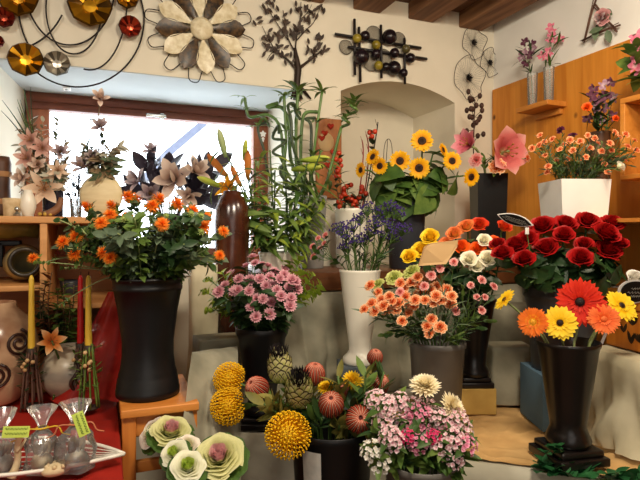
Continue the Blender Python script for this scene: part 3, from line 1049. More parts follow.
BLOOM = dict(
    red_rose=b_rose([(0, (74, 3, 6)), (.6, (136, 8, 10)), (1, (172, 18, 18))], 'redrose'),
    yellow_rose=b_rose([(0, (228, 170, 10)), (.6, (250, 206, 22)), (1, (252, 218, 50))], 'yellowrose'),
    white_rose=b_rose([(0, (206, 212, 150)), (.5, (242, 236, 204)), (1, (250, 244, 222))], 'whiterose'),
    orange_rose=b_rose([(0, (250, 190, 60)), (.5, (250, 140, 40)), (1, (240, 92, 24))], 'orangerose'),
    cream_rose=b_rose([(0, (250, 214, 120)), (.6, (250, 200, 100)), (.85, (244, 158, 84)), (1, (236, 120, 70))], 'creamrose'),
    bicolour_rose=b_rose([(0, (250, 176, 60)), (.45, (240, 120, 50)), (1, (214, 50, 26))], 'birose'),
    pink_mum=b_mum([(0, (150, 70, 96)), (.35, (206, 128, 146)), (1, (236, 186, 192))], 'pinkmum', 15, 3, .17, mat('mum_eye', (206, 176, 110), (160, 110, 80)), .085),
    yellow_mum=b_mum([(0, (214, 160, 6)), (1, (250, 214, 40))], 'yellowmum', 22, 6, .11),
    lime_mum=b_carn([(0, (140, 160, 60)), (.5, (188, 200, 96)), (1, (220, 222, 140))], 'limecarn', 20),
    cream_mum=b_mum([(0, (214, 190, 120)), (.5, (246, 232, 190)), (1, (252, 244, 216))], 'creammum', 26, 7, .1, cup=.1),
    orange_carnation=b_carn([(0, (220, 80, 20)), (.65, (238, 104, 34)), (.85, (246, 146, 76)), (1, (252, 222, 180))], 'orcarn'),
    pink_carnation=b_carn([(0, (220, 90, 90)), (.7, (236, 120, 116)), (1, (250, 200, 190))], 'pkcarn'),
    mini_carnation=b_carn([(0, (220, 96, 40)), (.7, (232, 120, 70)), (1, (246, 180, 130))], 'mncarn', 10),
    purple_carnation=b_carn([(0, (60, 14, 40)), (1, (88, 26, 56))], 'ppcarn', 10),
    gerbera_red=b_gerbera([(0, (196, 24, 10)), (.5, (222, 40, 16)), (1, (232, 56, 24))], 'gred', mat('eye_dark', (44, 18, 12), (26, 10, 8)), mat('ring_red', (150, 20, 10))),
    gerbera_yellow=b_gerbera([(0, (236, 170, 10)), (.4, (252, 208, 20)), (1, (254, 224, 60))], 'gyel', mat('eye_brown', (50, 24, 12), (34, 14, 8)), mat('ring_yellow', (240, 190, 30)), 22),
    gerbera_gold=b_gerbera([(0, (250, 200, 40)), (.35, (250, 170, 40)), (.5, (242, 120, 24)), (1, (240, 124, 40))], 'ggold', mat('eye_gold', (236, 180, 40), (214, 140, 30)), mat('ring_gold', (250, 196, 60))),
    gerbera_orange=b_gerbera([(0, (226, 80, 20)), (.5, (240, 104, 36)), (1, (246, 130, 60))], 'gor', mat('eye_orange', (236, 130, 60), (220, 96, 40)), mat('ring_orange', (244, 120, 50)), 34),
    sunflower=b_sun, safflower=b_saff, saff_bud=b_bud, pincushion=b_pin, red_globe=b_red, queen=b_queen, statice=b_statice,
    pale_cluster=b_cluster([(0, (226, 120, 150)), (.4, (244, 206, 212)), (1, (250, 232, 230))], 'palecl'),
    pink_cluster=b_cluster([(0, (206, 70, 120)), (.5, (236, 150, 178)), (1, (246, 196, 208))], 'pinkcl'),
    hot_cluster=b_cluster([(0, (190, 20, 80)), (.5, (226, 50, 112)), (1, (238, 110, 150))], 'hotcl'),
    white_cluster=b_cluster([(0, (230, 220, 200)), (1, (252, 250, 246))], 'whitecl'),
    cabbage_pink=b_brassica((216, 172, 172), 'pink'),
    cabbage_green=b_brassica((186, 204, 96), 'green', ((0, (150, 180, 70)), (.5, (226, 232, 180)), (1, (244, 242, 220)))),
    cabbage_white=b_brassica((240, 226, 200), 'white', ((0, (150, 180, 70)), (.5, (236, 232, 200)), (1, (246, 236, 222)))),
    lily_yellow=b_lily([(0, (224, 120, 10)), (.5, (242, 160, 20)), (1, (250, 196, 50))], 'lilyyellow'),
    lily_orange=b_lily([(0, (196, 84, 30)), (.5, (240, 150, 70)), (1, (250, 214, 160))], 'lilyorange', curl=-.5),
    amaryllis=b_lily([(0, (224, 190, 140)), (.25, (206, 84, 84)), (.7, (230, 128, 124)), (1, (244, 186, 176))], 'amaryllis', 6, .58, .48, -.5, .9),
    pink_spider=b_lily([(0, (190, 60, 80)), (.6, (226, 122, 136)), (1, (240, 170, 176))], 'spider', 7, .56, .30, -.3, 1.0),
    bud_green=b_lilybud([(0, (110, 136, 70)), (.6, (170, 184, 130)), (1, (200, 206, 170))], 'green'),
    bud_orange=b_lilybud([(0, (130, 120, 50)), (.35, (206, 126, 50)), (1, (180, 96, 40))], 'orange'),
    bud_lime=b_lilybud([(0, (110, 140, 40)), (.6, (180, 190, 70)), (1, (206, 206, 100))], 'lime'),
    magnolia_beige=b_magnolia([(0, (120, 84, 74)), (.4, (196, 164, 146)), (1, (232, 212, 192))], 'magbeige'),
    magnolia_mauve=b_magnolia([(0, (96, 72, 78)), (.4, (158, 134, 138)), (1, (208, 192, 188))], 'magmauve'),
    orchid_pink=b_orchid([(0, (240, 200, 200)), (.4, (224, 110, 140)), (1, (230, 140, 164))], 'orcpink'),
    orchid_dark=b_orchid([(0, (120, 70, 90)), (.5, (84, 34, 58)), (1, (110, 60, 84))], 'orcdark'),
    orchid_mauve=b_orchid([(0, (210, 180, 190)), (.5, (150, 110, 130)), (1, (180, 146, 160))], 'orcmauve'),
)
KOFF = {k: .24 for k in ('red_rose', 'yellow_rose', 'white_rose', 'orange_rose', 'cream_rose', 'bicolour_rose')}
KOFF.update(cabbage_pink=.15, cabbage_green=.15, cabbage_white=.15, orange_carnation=.12, pink_carnation=.12, mini_carnation=.12, purple_carnation=.12, lime_mum=.12, amaryllis=.25, lily_yellow=.2, lily_orange=.2, bud_green=.5, bud_orange=.5, bud_lime=.5)


def bloom_at(parent, root, key, B, fdir, s, nvar=3, name='bloom', sub=True):
    ms = kind(key, nvar)
    X = face(B - root - V(fdir) * KOFF.get(key, 0) * s, fdir, R.uniform(0, 6.28), s)
    o = ob(ms[0][0] if name == 'bloom' else name, ms[0][1], None, parent, X)
    for nm, me in ms[1:]: ob(nm, me, None, o)
    return o


def px2m(p, d): return p * d / F
# ------------------------------------------------------------------ black bucket with safflowers (on the stool)
bk = [(.080, 0), (.085, .003), (.0855, .020), (.0835, .023), (.0835, .034), (.0815, .037), (.081, .048), (.079, .051), (.078, .062), (.0735, .075), (.069, .11), (.069, .15), (.080, .235), (.0905, .290), (.0925, .291), (.0935, .300), (.0925, .301), (.094, .318), (.0965, .319), (.0965, .324), (.094, .326)]
v = vase('flower_bucket', 'tall black plastic bucket with a ribbed flared foot on the wooden stool', 'bucket', 148, 1.50, STZ, bk, BLACKP)
SAFF = [(88, 208), (113, 207), (111, 216), (102, 224), (127, 219), (152, 207), (158, 200), (176, 205), (192, 212), (205, 219), (203, 228), (223, 232), (219, 256), (162, 225), (77, 237), (64, 243), (76, 255), (104, 254), (111, 259), (129, 198), (136, 201), (34, 259)]
SL = [dict(n=34, L=.034, W=.017, a=.10, b=.97, el=.45, curl=-.4, p=.9)]
for (x, y), w in zip(SAFF, ordered(SAFF)):
    d = 1.44 + .10 * (y < 212) - .06 * (y > 222) + R.uniform(-.03, .03)
    B = at(x, y, d)
    flower('safflower', f'{w} of the orange safflowers in the tall black bucket', 'flower', 'orange safflowers in the black bucket', v, B, 'safflower', px2m(17.5 if 60 < x < 215 else 14, d), .0021, STEMP, SL if x > 50 else [dict(n=6, L=.03, W=.014, a=.55, b=.98)], R.choice([LEAF, LEAFM, LEAFG, LEAFG]), neck=.02, mix=(.5, .6, .5))
for (x1, y1) in ((36, 262), (58, 306), (60, 268), (66, 218), (212, 240), (78, 225), (205, 250)):
    P = stem_path(v, at(x1, y1, 1.40), .2); root = P[0].copy()
    t = thing('bare_stem', 'pale bare safflower stem arching out of the black bucket', 'stem', root, 0, 'pale bare safflower stems')
    g = G(); g.add(tube([p - root for p in P], .0016, 5)); ob('stem', g, STEMP, t)
    ob('leaf_tip', leafset(P, root, [dict(n=5, L=.022, W=.011, a=.88, b=1, el=.5)]), LEAFM, t)
for i in range(18):
    x = R.uniform(78, 218); y = R.uniform(212, 262); d = R.uniform(1.36, 1.54)
    B = at(x, y, d)
    flower('safflower_bud', 'unopened green safflower head among the orange ones in the black bucket', 'flower bud', 'green safflower buds in the black bucket', v, B, 'saff_bud', .020, .0018, STEM, SL, R.choice([LEAF, LEAFM, LEAFD]), neck=.015)
for i in range(44):
    a = R.uniform(0, 6.28); r = R.uniform(.06, .23); z = v.C.z + R.uniform(.02, .17)
    greens('greenery', 'leafy flowerless safflower stem in the black bucket', 'stem', 'leafy safflower stems', v, V((v.C.x + r * cos(a), v.C.y + r * sin(a), z)), [dict(n=40, L=.036, W=.017, a=.05, b=1, el=.4)], R.choice([LEAFD, LEAFG, LEAF, LEAFM]), sm=STEMP)

# ------------------------------------------------------------------ black pot with pink chrysanthemums
p8 = [(.050, .035), (.062, .045), (.058, .060), (.046, .075), (.050, .12), (.078, .285), (.086, .30), (.088, .32)]
v = vase('flower_vase', 'black pot on a square foot holding pink chrysanthemums', 'vase', 262, 1.78, TZ1 - .01, [(r, z) for r, z in p8], BLACKP)
square_foot(v, .135, .036, BLACKG, .06)
PM = [(253, 257), (246, 266), (255, 263), (231, 274), (239, 279), (225, 285), (235, 291), (238, 290), (250, 280), (249, 291), (265, 272), (270, 277), (275, 272), (280, 279), (266, 286), (273, 286), (277, 290), (288, 287), (292, 280), (297, 289), (291, 298), (290, 306), (263, 299), (256, 299), (272, 302), (270, 314), (256, 317), (251, 307), (219, 292), (285, 270), (262, 265), (244, 284), (281, 296), (260, 279), (268, 266), (284, 275), (296, 281)]
PM.sort(key=lambda q: q[0] + .35 * q[1])
for i in range(0, len(PM), 4):
    ts = [at(x, y, 1.66 + .12 * (y < 275) + .05 * (y < 290) + R.uniform(-.02, .02)) for x, y in PM[i:i + 4]]
    spray('chrysanthemum', 'stem of small pink daisy chrysanthemums in the black pot behind the proteas', 'flower', 'pink chrysanthemums in the black pot', v, ts, 'pink_mum', px2m(12.5, 1.72), .002, .0013, STEM, [dict(n=16, L=.045, W=.02, a=.05, b=.9, el=.5)], LEAFD)
for i in range(9):
    B = at(R.uniform(225, 300), R.uniform(295, 322), R.uniform(1.68, 1.8))
    greens('greenery', 'dark leafy stem among the pink chrysanthemums', 'stem', 'leafy chrysanthemum stems', v, B, [dict(n=18, L=.05, W=.024, a=.1, b=1, el=.4)], LEAFD)
for i, (x, y) in enumerate([(206, 277), (200, 290), (212, 303), (222, 272), (208, 310)]):
    greens('lime_greenery', 'lime green leafy twig sticking out on the bucket side of the pink chrysanthemums', 'twig', 'lime green twigs beside the pink chrysanthemums', v, at(x, y, 1.75), [dict(n=16, L=.035, W=.022, a=.45, b=1, el=.5)], LEAFL)
for i, (x, y) in enumerate([(290, 262), (305, 266), (314, 275), (322, 284), (300, 258), (318, 292)]):
    greens('lime_greenery', 'lime green leafy twig sticking out on the white vase side of the pink chrysanthemums', 'twig', 'lime green twigs near the white vase', v, at(x, y, 1.84), [dict(n=18, L=.036, W=.024, a=.45, b=1, el=.5)], LEAFL)

# ------------------------------------------------------------------ white vase with purple statice
pw = [(.060, 0), (.064, .006), (.062, .022), (.048, .034), (.040, .046), (.041, .07), (.054, .17), (.068, .285), (.074, .328), (.076, .336)]
v = vase('flower_vase', 'tall white vase with a flared round foot holding purple statice', 'vase', 360, 1.95, .988, pw, WHITEP)
STA = [(338, 228), (345, 233), (352, 225), (360, 217), (368, 208), (378, 215), (386, 210), (392, 206), (398, 212), (384, 235), (372, 230), (365, 238), (355, 240), (390, 225), (404, 228), (346, 245), (376, 222), (395, 236)]
for x, y in STA:
    d = 1.90 + .1 * (y < 220) + R.uniform(-.05, .05)
    flower('statice', 'slender stem of small purple statice in the tall white vase', 'flower', 'purple statice in the white vase', v, at(x, y, d), 'statice', px2m(19, d), .0018, STEM, [dict(n=3, L=.05, W=.006, a=.1, b=.7, el=.9)], STEM, neck=.03, mix=(.5, 1, .1))
for i in range(10):
    B = at(R.uniform(338, 395), R.uniform(235, 258), R.uniform(1.86, 2.02))
    greens('greenery', 'dark green statice stem without flowers in the white vase', 'stem', 'statice stems', v, B, [dict(n=7, L=.06, W=.006, a=.1, b=1, el=.9)], LEAFD)
# pink-white spray beside it
ts = [at(x, y, 2.0) for x, y in ((312, 246), (318, 238), (324, 243), (316, 252), (325, 235), (320, 248), (313, 256))]
spray('chrysanthemum', 'pale pink and white spray leaning out beside the purple statice', 'flower', None, v, ts, 'pink_carnation', px2m(9, 2), .002, .0012, STEM, [dict(n=6, L=.04, W=.018, a=.3, b=.9)], LEAF)

# ------------------------------------------------------------------ sunflowers in a dark grey vase on the counter
ps = [(.070, 0), (.074, .004), (.086, .27), (.092, .29), (.094, .296)]
v = vase('flower_vase', 'dark grey vase holding the sunflowers on the plank counter', 'vase', 406, 2.42, ZS, ps, DGREYP)
SUN = [(422, 141, 25, (0, 0, .3)), (400, 161, 23, (0, 0, .1)), (419, 168, 24, (.1, 0, 0)), (373, 157, 19, (-.8, .2, .5)), (380, 166, 19, (-.5, 0, .1)), (361, 170, 17, (-1.1, .2, .1)), (443, 150, 16, (.9, .4, .4)), (452, 161, 21, (.35, 0, .2)), (471, 177, 21, (.7, 0, -.1))]
for (x, y, w_, o), w in zip(SUN, ordered(SUN)):
    d = 2.30; B = at(x, y, d)
    fd = CAMDIR(B) + rt * o[0] + fw * o[1] + V((0, 0, o[2]))
    flower('sunflower', f'{w} of the golden sunflowers, dark centred, in the grey vase' if w_ > 20 else f'{w} of the golden sunflowers in the grey vase, turned sideways', 'flower', 'sunflowers in the grey vase', v, B, 'sunflower', px2m(w_, d), .004, STEM, [dict(n=4, L=.13, W=.095, a=.2, b=.8, el=.0, curl=-1.0, p=.75, fold=.15)], R.choice([LEAF, LEAFM]), fd=fd, neck=.05)
for i in range(10):
    B = at(R.uniform(368, 462), R.uniform(165, 188), R.uniform(2.28, 2.45))
    greens('greenery', 'stem with broad green sunflower leaves in the grey vase', 'stem', 'sunflower leaf stems', v, B, [dict(n=6, L=.14, W=.10, a=.15, b=1, el=-.2, curl=-1.0, p=.75, fold=.15)], R.choice([LEAF, LEAFM]), .003)

# ------------------------------------------------------------------ white pot with berries, physalis and twigs
v = vase('flower_pot', 'plain white pot with red berries behind the purple statice', 'pot', 352, 2.46, ZS, [(.066, 0), (.07, .004), (.078, .255), (.08, .268)], WHITEP)
BER = [(345, 197), (352, 201), (358, 198), (347, 186), (339, 156), (372, 130), (340, 205), (362, 190), (356, 208), (335, 170)]
for x, y in BER:
    P = stem_path(v, at(x, y, 2.42)); root = P[0].copy()
    t = thing('berry_twig', 'thin twig tipped with red berries in the plain white pot', 'twig', root, 0, 'red berry twigs in the white pot')
    g = G(); g.add(tube([p - root for p in P], .0016, 4)); ob('stem', g, mat('twig_brown', (104, 74, 48), (74, 50, 32)), t)
    for q in range(4):
        B = P[-1 - q // 2] + V((R.uniform(-.018, .018), R.uniform(-.018, .018), R.uniform(-.015, .015)))
        g = G(); g.add(ball(.012, 9, 6), T(B - root)); ob('berry', g, mat('berry_red', (196, 62, 30), (160, 40, 20), rough=.35), t)
    ob('foliage', leafset(P, root, [dict(n=7, L=.05, W=.022, a=.3, b=1)]), LEAFD, t)
for x, y, x2 in ((378, 122, 372), (362, 140, 358), (366, 134, 360)):
    P = stem_path(v, at(x, y, 2.44), .8); root = P[0].copy()
    t = thing('red_twig' if x != 378 else 'dark_stick', 'bare dark stick leaning in the arched niche' if x == 378 else f'bare red twig in the white pot, the {"taller" if x == 366 else "shorter"} one', 'twig', root)
    g = G(); g.add(tube([p - root for p in P], [.003] * 12 + [.0022], 5)); o = ob('stem', g, WIRE if x == 378 else mat('twig_red', (150, 40, 26), (120, 28, 20)), t)
    for q in (7, 9, 11):
        g = G(); g.add(tube([P[q] - root, P[q] - root + V((.012 * (-1) ** q, 0, .035))], [.0018, .0008], 4)); ob('side_shoot', g, WIRE if x == 378 else MATS['twig_red'], t)
g = G()
for dx in (0, .012): g.add(tube(curve([at(384, 190, 2.5), at(384 + 250 * dx, 150, 2.5), at(388, 139, 2.5), at(392, 148, 2.5), at(392, 188, 2.5)], 6), .0015, 5))
o = ob('wire_loop', g, WIRE); tag(o, 'thin wire loop standing behind the sunflowers in the niche', 'wire')

# ------------------------------------------------------------------ square black vase with amaryllis on the counter
pc = at(488, 240, 2.60)
t = thing('flower_vase', 'tall square black vase holding the pink amaryllis', 'vase', (pc.x, pc.y, ZS), CR)
g = G(); a = .072; b = .060; H = .44
vs = []
for s, z in ((b, 0), (a, H), (a - .005, H), (b - .005, .008)): vs += [(-s, -s, z), (s, -s, z), (s, s, z), (-s, s, z)]
fs = [(3, 2, 1, 0), (12, 13, 14, 15)]
for l in range(3): fs += [(l * 4 + i, l * 4 + (i + 1) % 4, l * 4 + 4 + (i + 1) % 4, l * 4 + 4 + i) for i in range(4)]
g.add((vs, fs, None)); ob('body', g, BLACKP, t, smooth=False)
v = Vase(); v.o = t; v.C = V((pc.x, pc.y, ZS + H)); v.R = .062; v.zb = ZS + .01; v.Rb = .045
AM = [(509, 151, 50, 'amaryllis', (.55, 0, .1), 'big pink amaryllis opening towards the wooden wall'), (471, 146, 36, 'pink_spider', (-.7, 0, .4), 'spiky pink flower on the sunflower side of the square black vase'), (497, 166, 20, 'orange_carnation', (0, 0, .2), 'small orange red carnation under the big pink amaryllis'), (476, 160, 17, 'pink_carnation', (-.3, 0, .1), 'small red carnation under the spiky pink flower'), (528, 158, 9, 'orange_carnation', (.8, 0, .1), 'tiny orange carnation beyond the amaryllis')]
for x, y, w_, k_, o, lb in AM:
    d = 2.46; B = at(x, y, d)
    flower(k_ if k_ == 'amaryllis' else 'pink_flower' if 'spider' in k_ else 'carnation', lb, 'flower', None, v, B, k_, px2m(w_, d), .006 if w_ > 25 else .002, STEMP, [dict(n=2, L=.10, W=.03, a=.1, b=.5, el=.9)], LEAFM, fd=CAMDIR(B) * .8 + rt * o[0] + V((0, 0, o[2])), neck=.04)
P = curve([V((pc.x - .03, pc.y + .02, ZS + .02)), at(474, 170, 2.6), at(474, 130, 2.62), at(475, 100, 2.62)], 5)
root = P[0].copy()
t = thing('dried_seedpod', 'dark brown dried seedpod stem rising above the spiky pink flower', 'dried stem', root)
SEED = mat('seedpod_brown', (70, 40, 26), (48, 26, 18))
g = G(); g.add(tube([p - root for p in P], .003, 5)); ob('stem', g, SEED, t)
for i in range(24):
    q = P[-1 - i // 3]; o = V((R.uniform(-.055, .055), R.uniform(-.04, .04), R.uniform(-.0, .04)))
    g = G(); g.add(ball(.011, 8, 6, 1.3), T(q + o - root)); g.add(tube([q - root, q + o - root], .0015, 4)); ob('seedpod', g, SEED, t)

# ------------------------------------------------------------------ lilies in a low white pot
v = vase('flower_pot', 'low white pot holding the tall lilies behind the pink chrysanthemums', 'pot', 279, 2.28, ZS, [(.070, 0), (.074, .004), (.084, .065), (.088, .078)], WHITEP)
LL = [dict(n=15, L=.12, W=.020, a=.1, b=.92, el=.35, curl=-.9, p=.7, fold=.2, alt=1)]
LIL = [(222, 143, 30, 'bud_green', (-.25, 0, 1), 'budding_lily', 'lily with a single closed pale green bud in front of the window'),
       (218, 166, 32, 'bud_orange', (-.7, 0, .8), 'budding_lily', 'lily with an orange brown bud slanting away in front of the window'),
       (248, 165, 30, 'bud_orange', (0, 0, 1), 'budding_lily', 'lily with an upright orange bud by the window jamb'),
       (210, 182, 28, 'bud_lime', (-1, 0, .4), 'budding_lily', 'lily with a yellow green bud pointing sideways at the window'),
       (226, 186, 30, 'lily_yellow', (-.3, -.5, .3), 'lily', 'open yellow orange lily in front of the window'),
       (245, 150, 22, 'bud_lime', (.1, 0, 1), 'budding_lily', 'lily with a thin green bud just above the upright orange bud'),
       (308, 168, 34, 'bud_lime', (.9, 0, .1), 'budding_lily', 'lily with a fat lime bud lying level, lower of two beside the bamboo'),
       (315, 159, 30, 'bud_lime', (.9, 0, .1), 'budding_lily', 'lily with a fat lime bud lying level, upper of two beside the bamboo'),
       (236, 176, 24, 'bud_orange', (-.4, 0, .9), 'budding_lily', 'lily with a small orange bud beside the open yellow one')]
for x, y, w_, k_, fd, nm, lb in LIL:
    d = 2.2 + R.uniform(-.06, .08); B = at(x, y, d)
    D = rt * fd[0] + fw * fd[1] + V((0, 0, fd[2]))
    flower(nm, lb, 'flower', None, v, B, k_, px2m(w_, d), .003, STEM, LL, R.choice([LEAF, LEAFM, LEAFM]), fd=D, neck=.03 if 'bud' in k_ else .02)
for x, y in ((240, 200), (258, 180), (275, 170), (286, 190), (310, 195), (326, 185), (232, 215), (320, 210), (300, 175), (270, 150), (284, 160), (322, 150), (336, 165), (256, 160), (265, 205), (290, 210), (250, 225)):
    greens('leafy_lily', 'green lily stem in leaf without buds in the low white pot', 'stem', 'leafy lily stems', v, at(x, y, 2.2 + R.uniform(-.08, .1)), [dict(n=20, L=.13, W=.022, a=.05, b=1, el=.35, curl=-.9, p=.7, fold=.2, alt=1)], R.choice([LEAF, LEAFM, LEAFM, LEAFL]), .003)

# ------------------------------------------------------------------ lucky bamboo in a frosted glass vase
v = vase('glass_vase', 'tall frosted glass vase holding the curled bamboo canes', 'vase', 312, 2.44, ZS, [(.05, 0), (.052, .003), (.066, .31), (.068, .325)], clear('frosted_glass', fog=.30, gloss=.1, rough=.2), .003)
BAMM = mat('bamboo_green', (106, 138, 70), (70, 100, 46), rough=.35, scale=8)
BAMD = mat('bamboo_dark', (62, 78, 48), (46, 58, 36), rough=.4)


def cane(label, ctrl, rr, m, tips=(), loops=None):
    P = curve(ctrl, 10); root = P[0].copy()
    t = thing('bamboo_cane', label, 'bamboo', root)
    rad_ = []
    for i in range(len(P)): rad_.append(rr * (1.16 if i % 8 == 0 else 1))
    g = G(); g.add(tube([p - root for p in P], rad_, 8)); ob('cane', g, m, t)
    for q, n_, L in tips:
        p = P[min(q if q >= 0 else len(P) + q, len(P) - 1)]
        g = G()
        for i in range(n_):
            a = i * 2.4
            g.add(blade(L * R.uniform(.7, 1.1), L * .2, -.8, .25, 5, 2, .75), T(p - root) @ RZ(a) @ RX(R.uniform(.2, 1.1)))
        ob('leaf_tuft', g, LEAFM, t)


def vb(x, y, d=2.42): return at(x, y, d)


b0 = V((v.C.x, v.C.y, ZS + .012)); mth = lambda dx, dy: V((v.C.x + dx, v.C.y + dy, ZS + .30))
cane('straight bamboo cane topped with a leaf tuft below the metal tree', [b0 + V((-.02, 0, 0)), mth(-.03, 0), vb(297, 170), vb(296, 130), vb(298, 92)], .0075, BAMM, [(-1, 10, .12), (-6, 6, .10), (-14, 5, .08)])
cane('straight bamboo cane close behind the tufted one, curling to one side at the top', [b0 + V((0, .02, 0)), mth(-.015, .02), vb(301, 165, 2.46), vb(302, 125, 2.46), vb(306, 113, 2.46), vb(318, 112, 2.46)], .008, BAMM, [])
cane('dark bamboo cane bent level at its top beside the decorated board', [b0 + V((.02, .01, 0)), mth(.0, .02), vb(311, 160), vb(311, 126), vb(306, 119), vb(316, 118)], .007, BAMD, [])
cane('bamboo cane bending over level towards the window, with a leafy tip', [b0 + V((-.02, .02, 0)), mth(-.035, .02), vb(286, 170), vb(280, 128), vb(268, 115), vb(250, 117), vb(246, 106), vb(245, 98)], .007, BAMM, [(-1, 4, .08), (-14, 5, .07)])
cane('bamboo cane snaking in tight curls beside the window jamb', [b0 + V((-.025, -.01, 0)), mth(-.04, -.01), vb(281, 175, 2.38), vb(285, 160, 2.38), vb(273, 152, 2.36), vb(286, 141, 2.38), vb(273, 138, 2.40), vb(278, 126, 2.38), vb(279, 133, 2.36)], .0065, BAMD, [])
cane('bamboo cane with a stubby level arm near the top of the window', [b0 + V((-.01, .025, 0)), mth(-.02, .03), vb(291, 160, 2.45), vb(289, 125, 2.45), vb(282, 108, 2.45), vb(267, 107, 2.45), vb(278, 103, 2.43)], .0085, BAMM, [])
cane('bamboo cane knotted at the top, between the tufted cane and the board', [b0 + V((.01, .0, 0)), mth(.005, 0), vb(294, 150, 2.36), vb(291, 120, 2.36), vb(288, 106, 2.38), vb(294, 104, 2.40), vb(296, 113, 2.38), vb(300, 119, 2.36)], .007, BAMD, [])
sp = [b0 + V((.025, 0, 0)), mth(.04, 0), vb(326, 185), vb(334, 155), vb(340, 132)]
cane('pale straight bamboo cane beside the window jamb ending in a leafy top', [b0 + V((-.03, .0, 0)), mth(-.045, .0), vb(284, 180, 2.40), vb(286, 140, 2.40), vb(284, 96, 2.40)], .007, BAMM, [(-1, 8, .09), (-9, 6, .08), (-17, 5, .08)])
cane('slim bamboo cane with a leafy top just before the decorated board', [b0 + V((.01, -.02, 0)), mth(.02, -.02), vb(312, 175, 2.36), vb(316, 135, 2.34), vb(322, 92, 2.34)], .006, BAMM, [(-1, 7, .09), (-8, 6, .08), (-16, 5, .08)])
cane('short bamboo cane curling at its leafy tip in front of the window frame', [b0 + V((-.03, -.02, 0)), mth(-.045, -.02), vb(272, 180, 2.36), vb(264, 150, 2.34), vb(258, 128, 2.34), vb(266, 122, 2.34)], .006, BAMD, [(-1, 6, .08), (-10, 5, .08)])
for i in range(9): sp.append(vb(342 + i * 1.9 + 5 * sin(i * 1.5), 127 - i * 3.1, 2.42 + .03 * cos(i * 1.5)))
cane('long bamboo cane leaning to the niche and ending in a leafy spiral', sp, .007, BAMM, [(-1, 10, .09), (-8, 7, .08), (-20, 6, .07), (-40, 6, .08), (-60, 5, .08)])
# ------------------------------------------------------------------ mixed roses in a black vase on the yellow box
v = vase('flower_vase', 'black vase with a square foot holding yellow, orange and white roses', 'vase', 473, 1.90, .925, [(.045, .03), (.058, .04), (.054, .055), (.044, .07), (.048, .12), (.072, .28), (.080, .30)], BLACKG)
square_foot(v, .115, .034, BLACKG, .05)
MR = [(430, 236, 'yellow_rose', 21, 'bright yellow rose above the plain tan card'), (409, 256, 'yellow_rose', 19, 'lowest bright yellow rose beside the lime carnations'), (420, 249, 'yellow_rose', 20, 'bright yellow rose half behind the tan card'),
      (466, 226, 'cream_rose', 19, 'creamy orange edged rose topmost of the mixed roses'), (479, 224, 'bicolour_rose', 19, 'red and orange rose below the square black vase'), (454, 233, 'cream_rose', 18, 'creamy orange rose just behind the tan card top'),
      (461, 246, 'orange_rose', 18, 'plain orange rose touching the tan card edge'), (478, 248, 'orange_rose', 18, 'plain orange rose above the three white roses'), (484, 240, 'white_rose', 16, 'white rose squeezed between two orange roses'), (494, 243, 'orange_rose', 18, 'soft orange rose next to the red roses'),
      (505, 226, 'bicolour_rose', 18, 'red orange rose beside the black leaf shaped plaque'), (469, 259, 'white_rose', 19, 'creamy white rose next to the tan card'), (488, 258, 'white_rose', 20, 'creamy white rose nearest the red roses'), (477, 266, 'white_rose', 17, 'lowest creamy white rose between two others'), (446, 243, 'cream_rose', 17, 'pale peach rose behind the tan card')]
RL = [dict(n=7, L=.06, W=.038, a=.1, b=.8, el=.2, curl=-.5, p=.8)]
for x, y, k_, w_, lb in MR:
    d = 1.80 - .06 * (y > 250) + .05 * (y < 232); B = at(x, y, d)
    flower('rose', lb, 'flower', None, v, B, k_, px2m(w_ * 1.06, d), .0028, STEM, RL, LEAFD, mix=(.35, .75, .6), neck=.03)
# small pink carnation buds near the card
p = at(446, 275, 1.70)
ts = [at(x, y, 1.70) for x, y in ((442, 266), (454, 264), (438, 270), (456, 272), (449, 268))]

# tan price card on a stick
t = thing('price_card', 'plain tan card tilted on a stick among the mixed roses', 'card', at(440, 275, 1.62))
rp = t.location
pts = [at(418, 266, 1.60), at(424, 247, 1.60), at(431, 243, 1.61), at(458, 240, 1.63), at(457, 247, 1.63), at(446, 264, 1.61)]
nn = (pts[2] - pts[0]).cross(pts[3] - pts[0]).normalized() * .0012
n = len(pts); vs = [p - rp + nn for p in pts] + [p - rp - nn for p in pts]
g = G(); g.add((vs, [tuple(range(n)), tuple(range(2 * n - 1, n - 1, -1))] + [(i, n + i, n + (i + 1) % n, (i + 1) % n) for i in range(n)], None))
ob('card_face', g, mat('tan_card', (196, 160, 112), (188, 152, 104), rough=.7), t, smooth=False)
g = G(); g.add(tube([at(438, 258, 1.625) - rp, at(446, 300, 1.72) - rp], .002, 6)); ob('stick', g, STEMP, t)

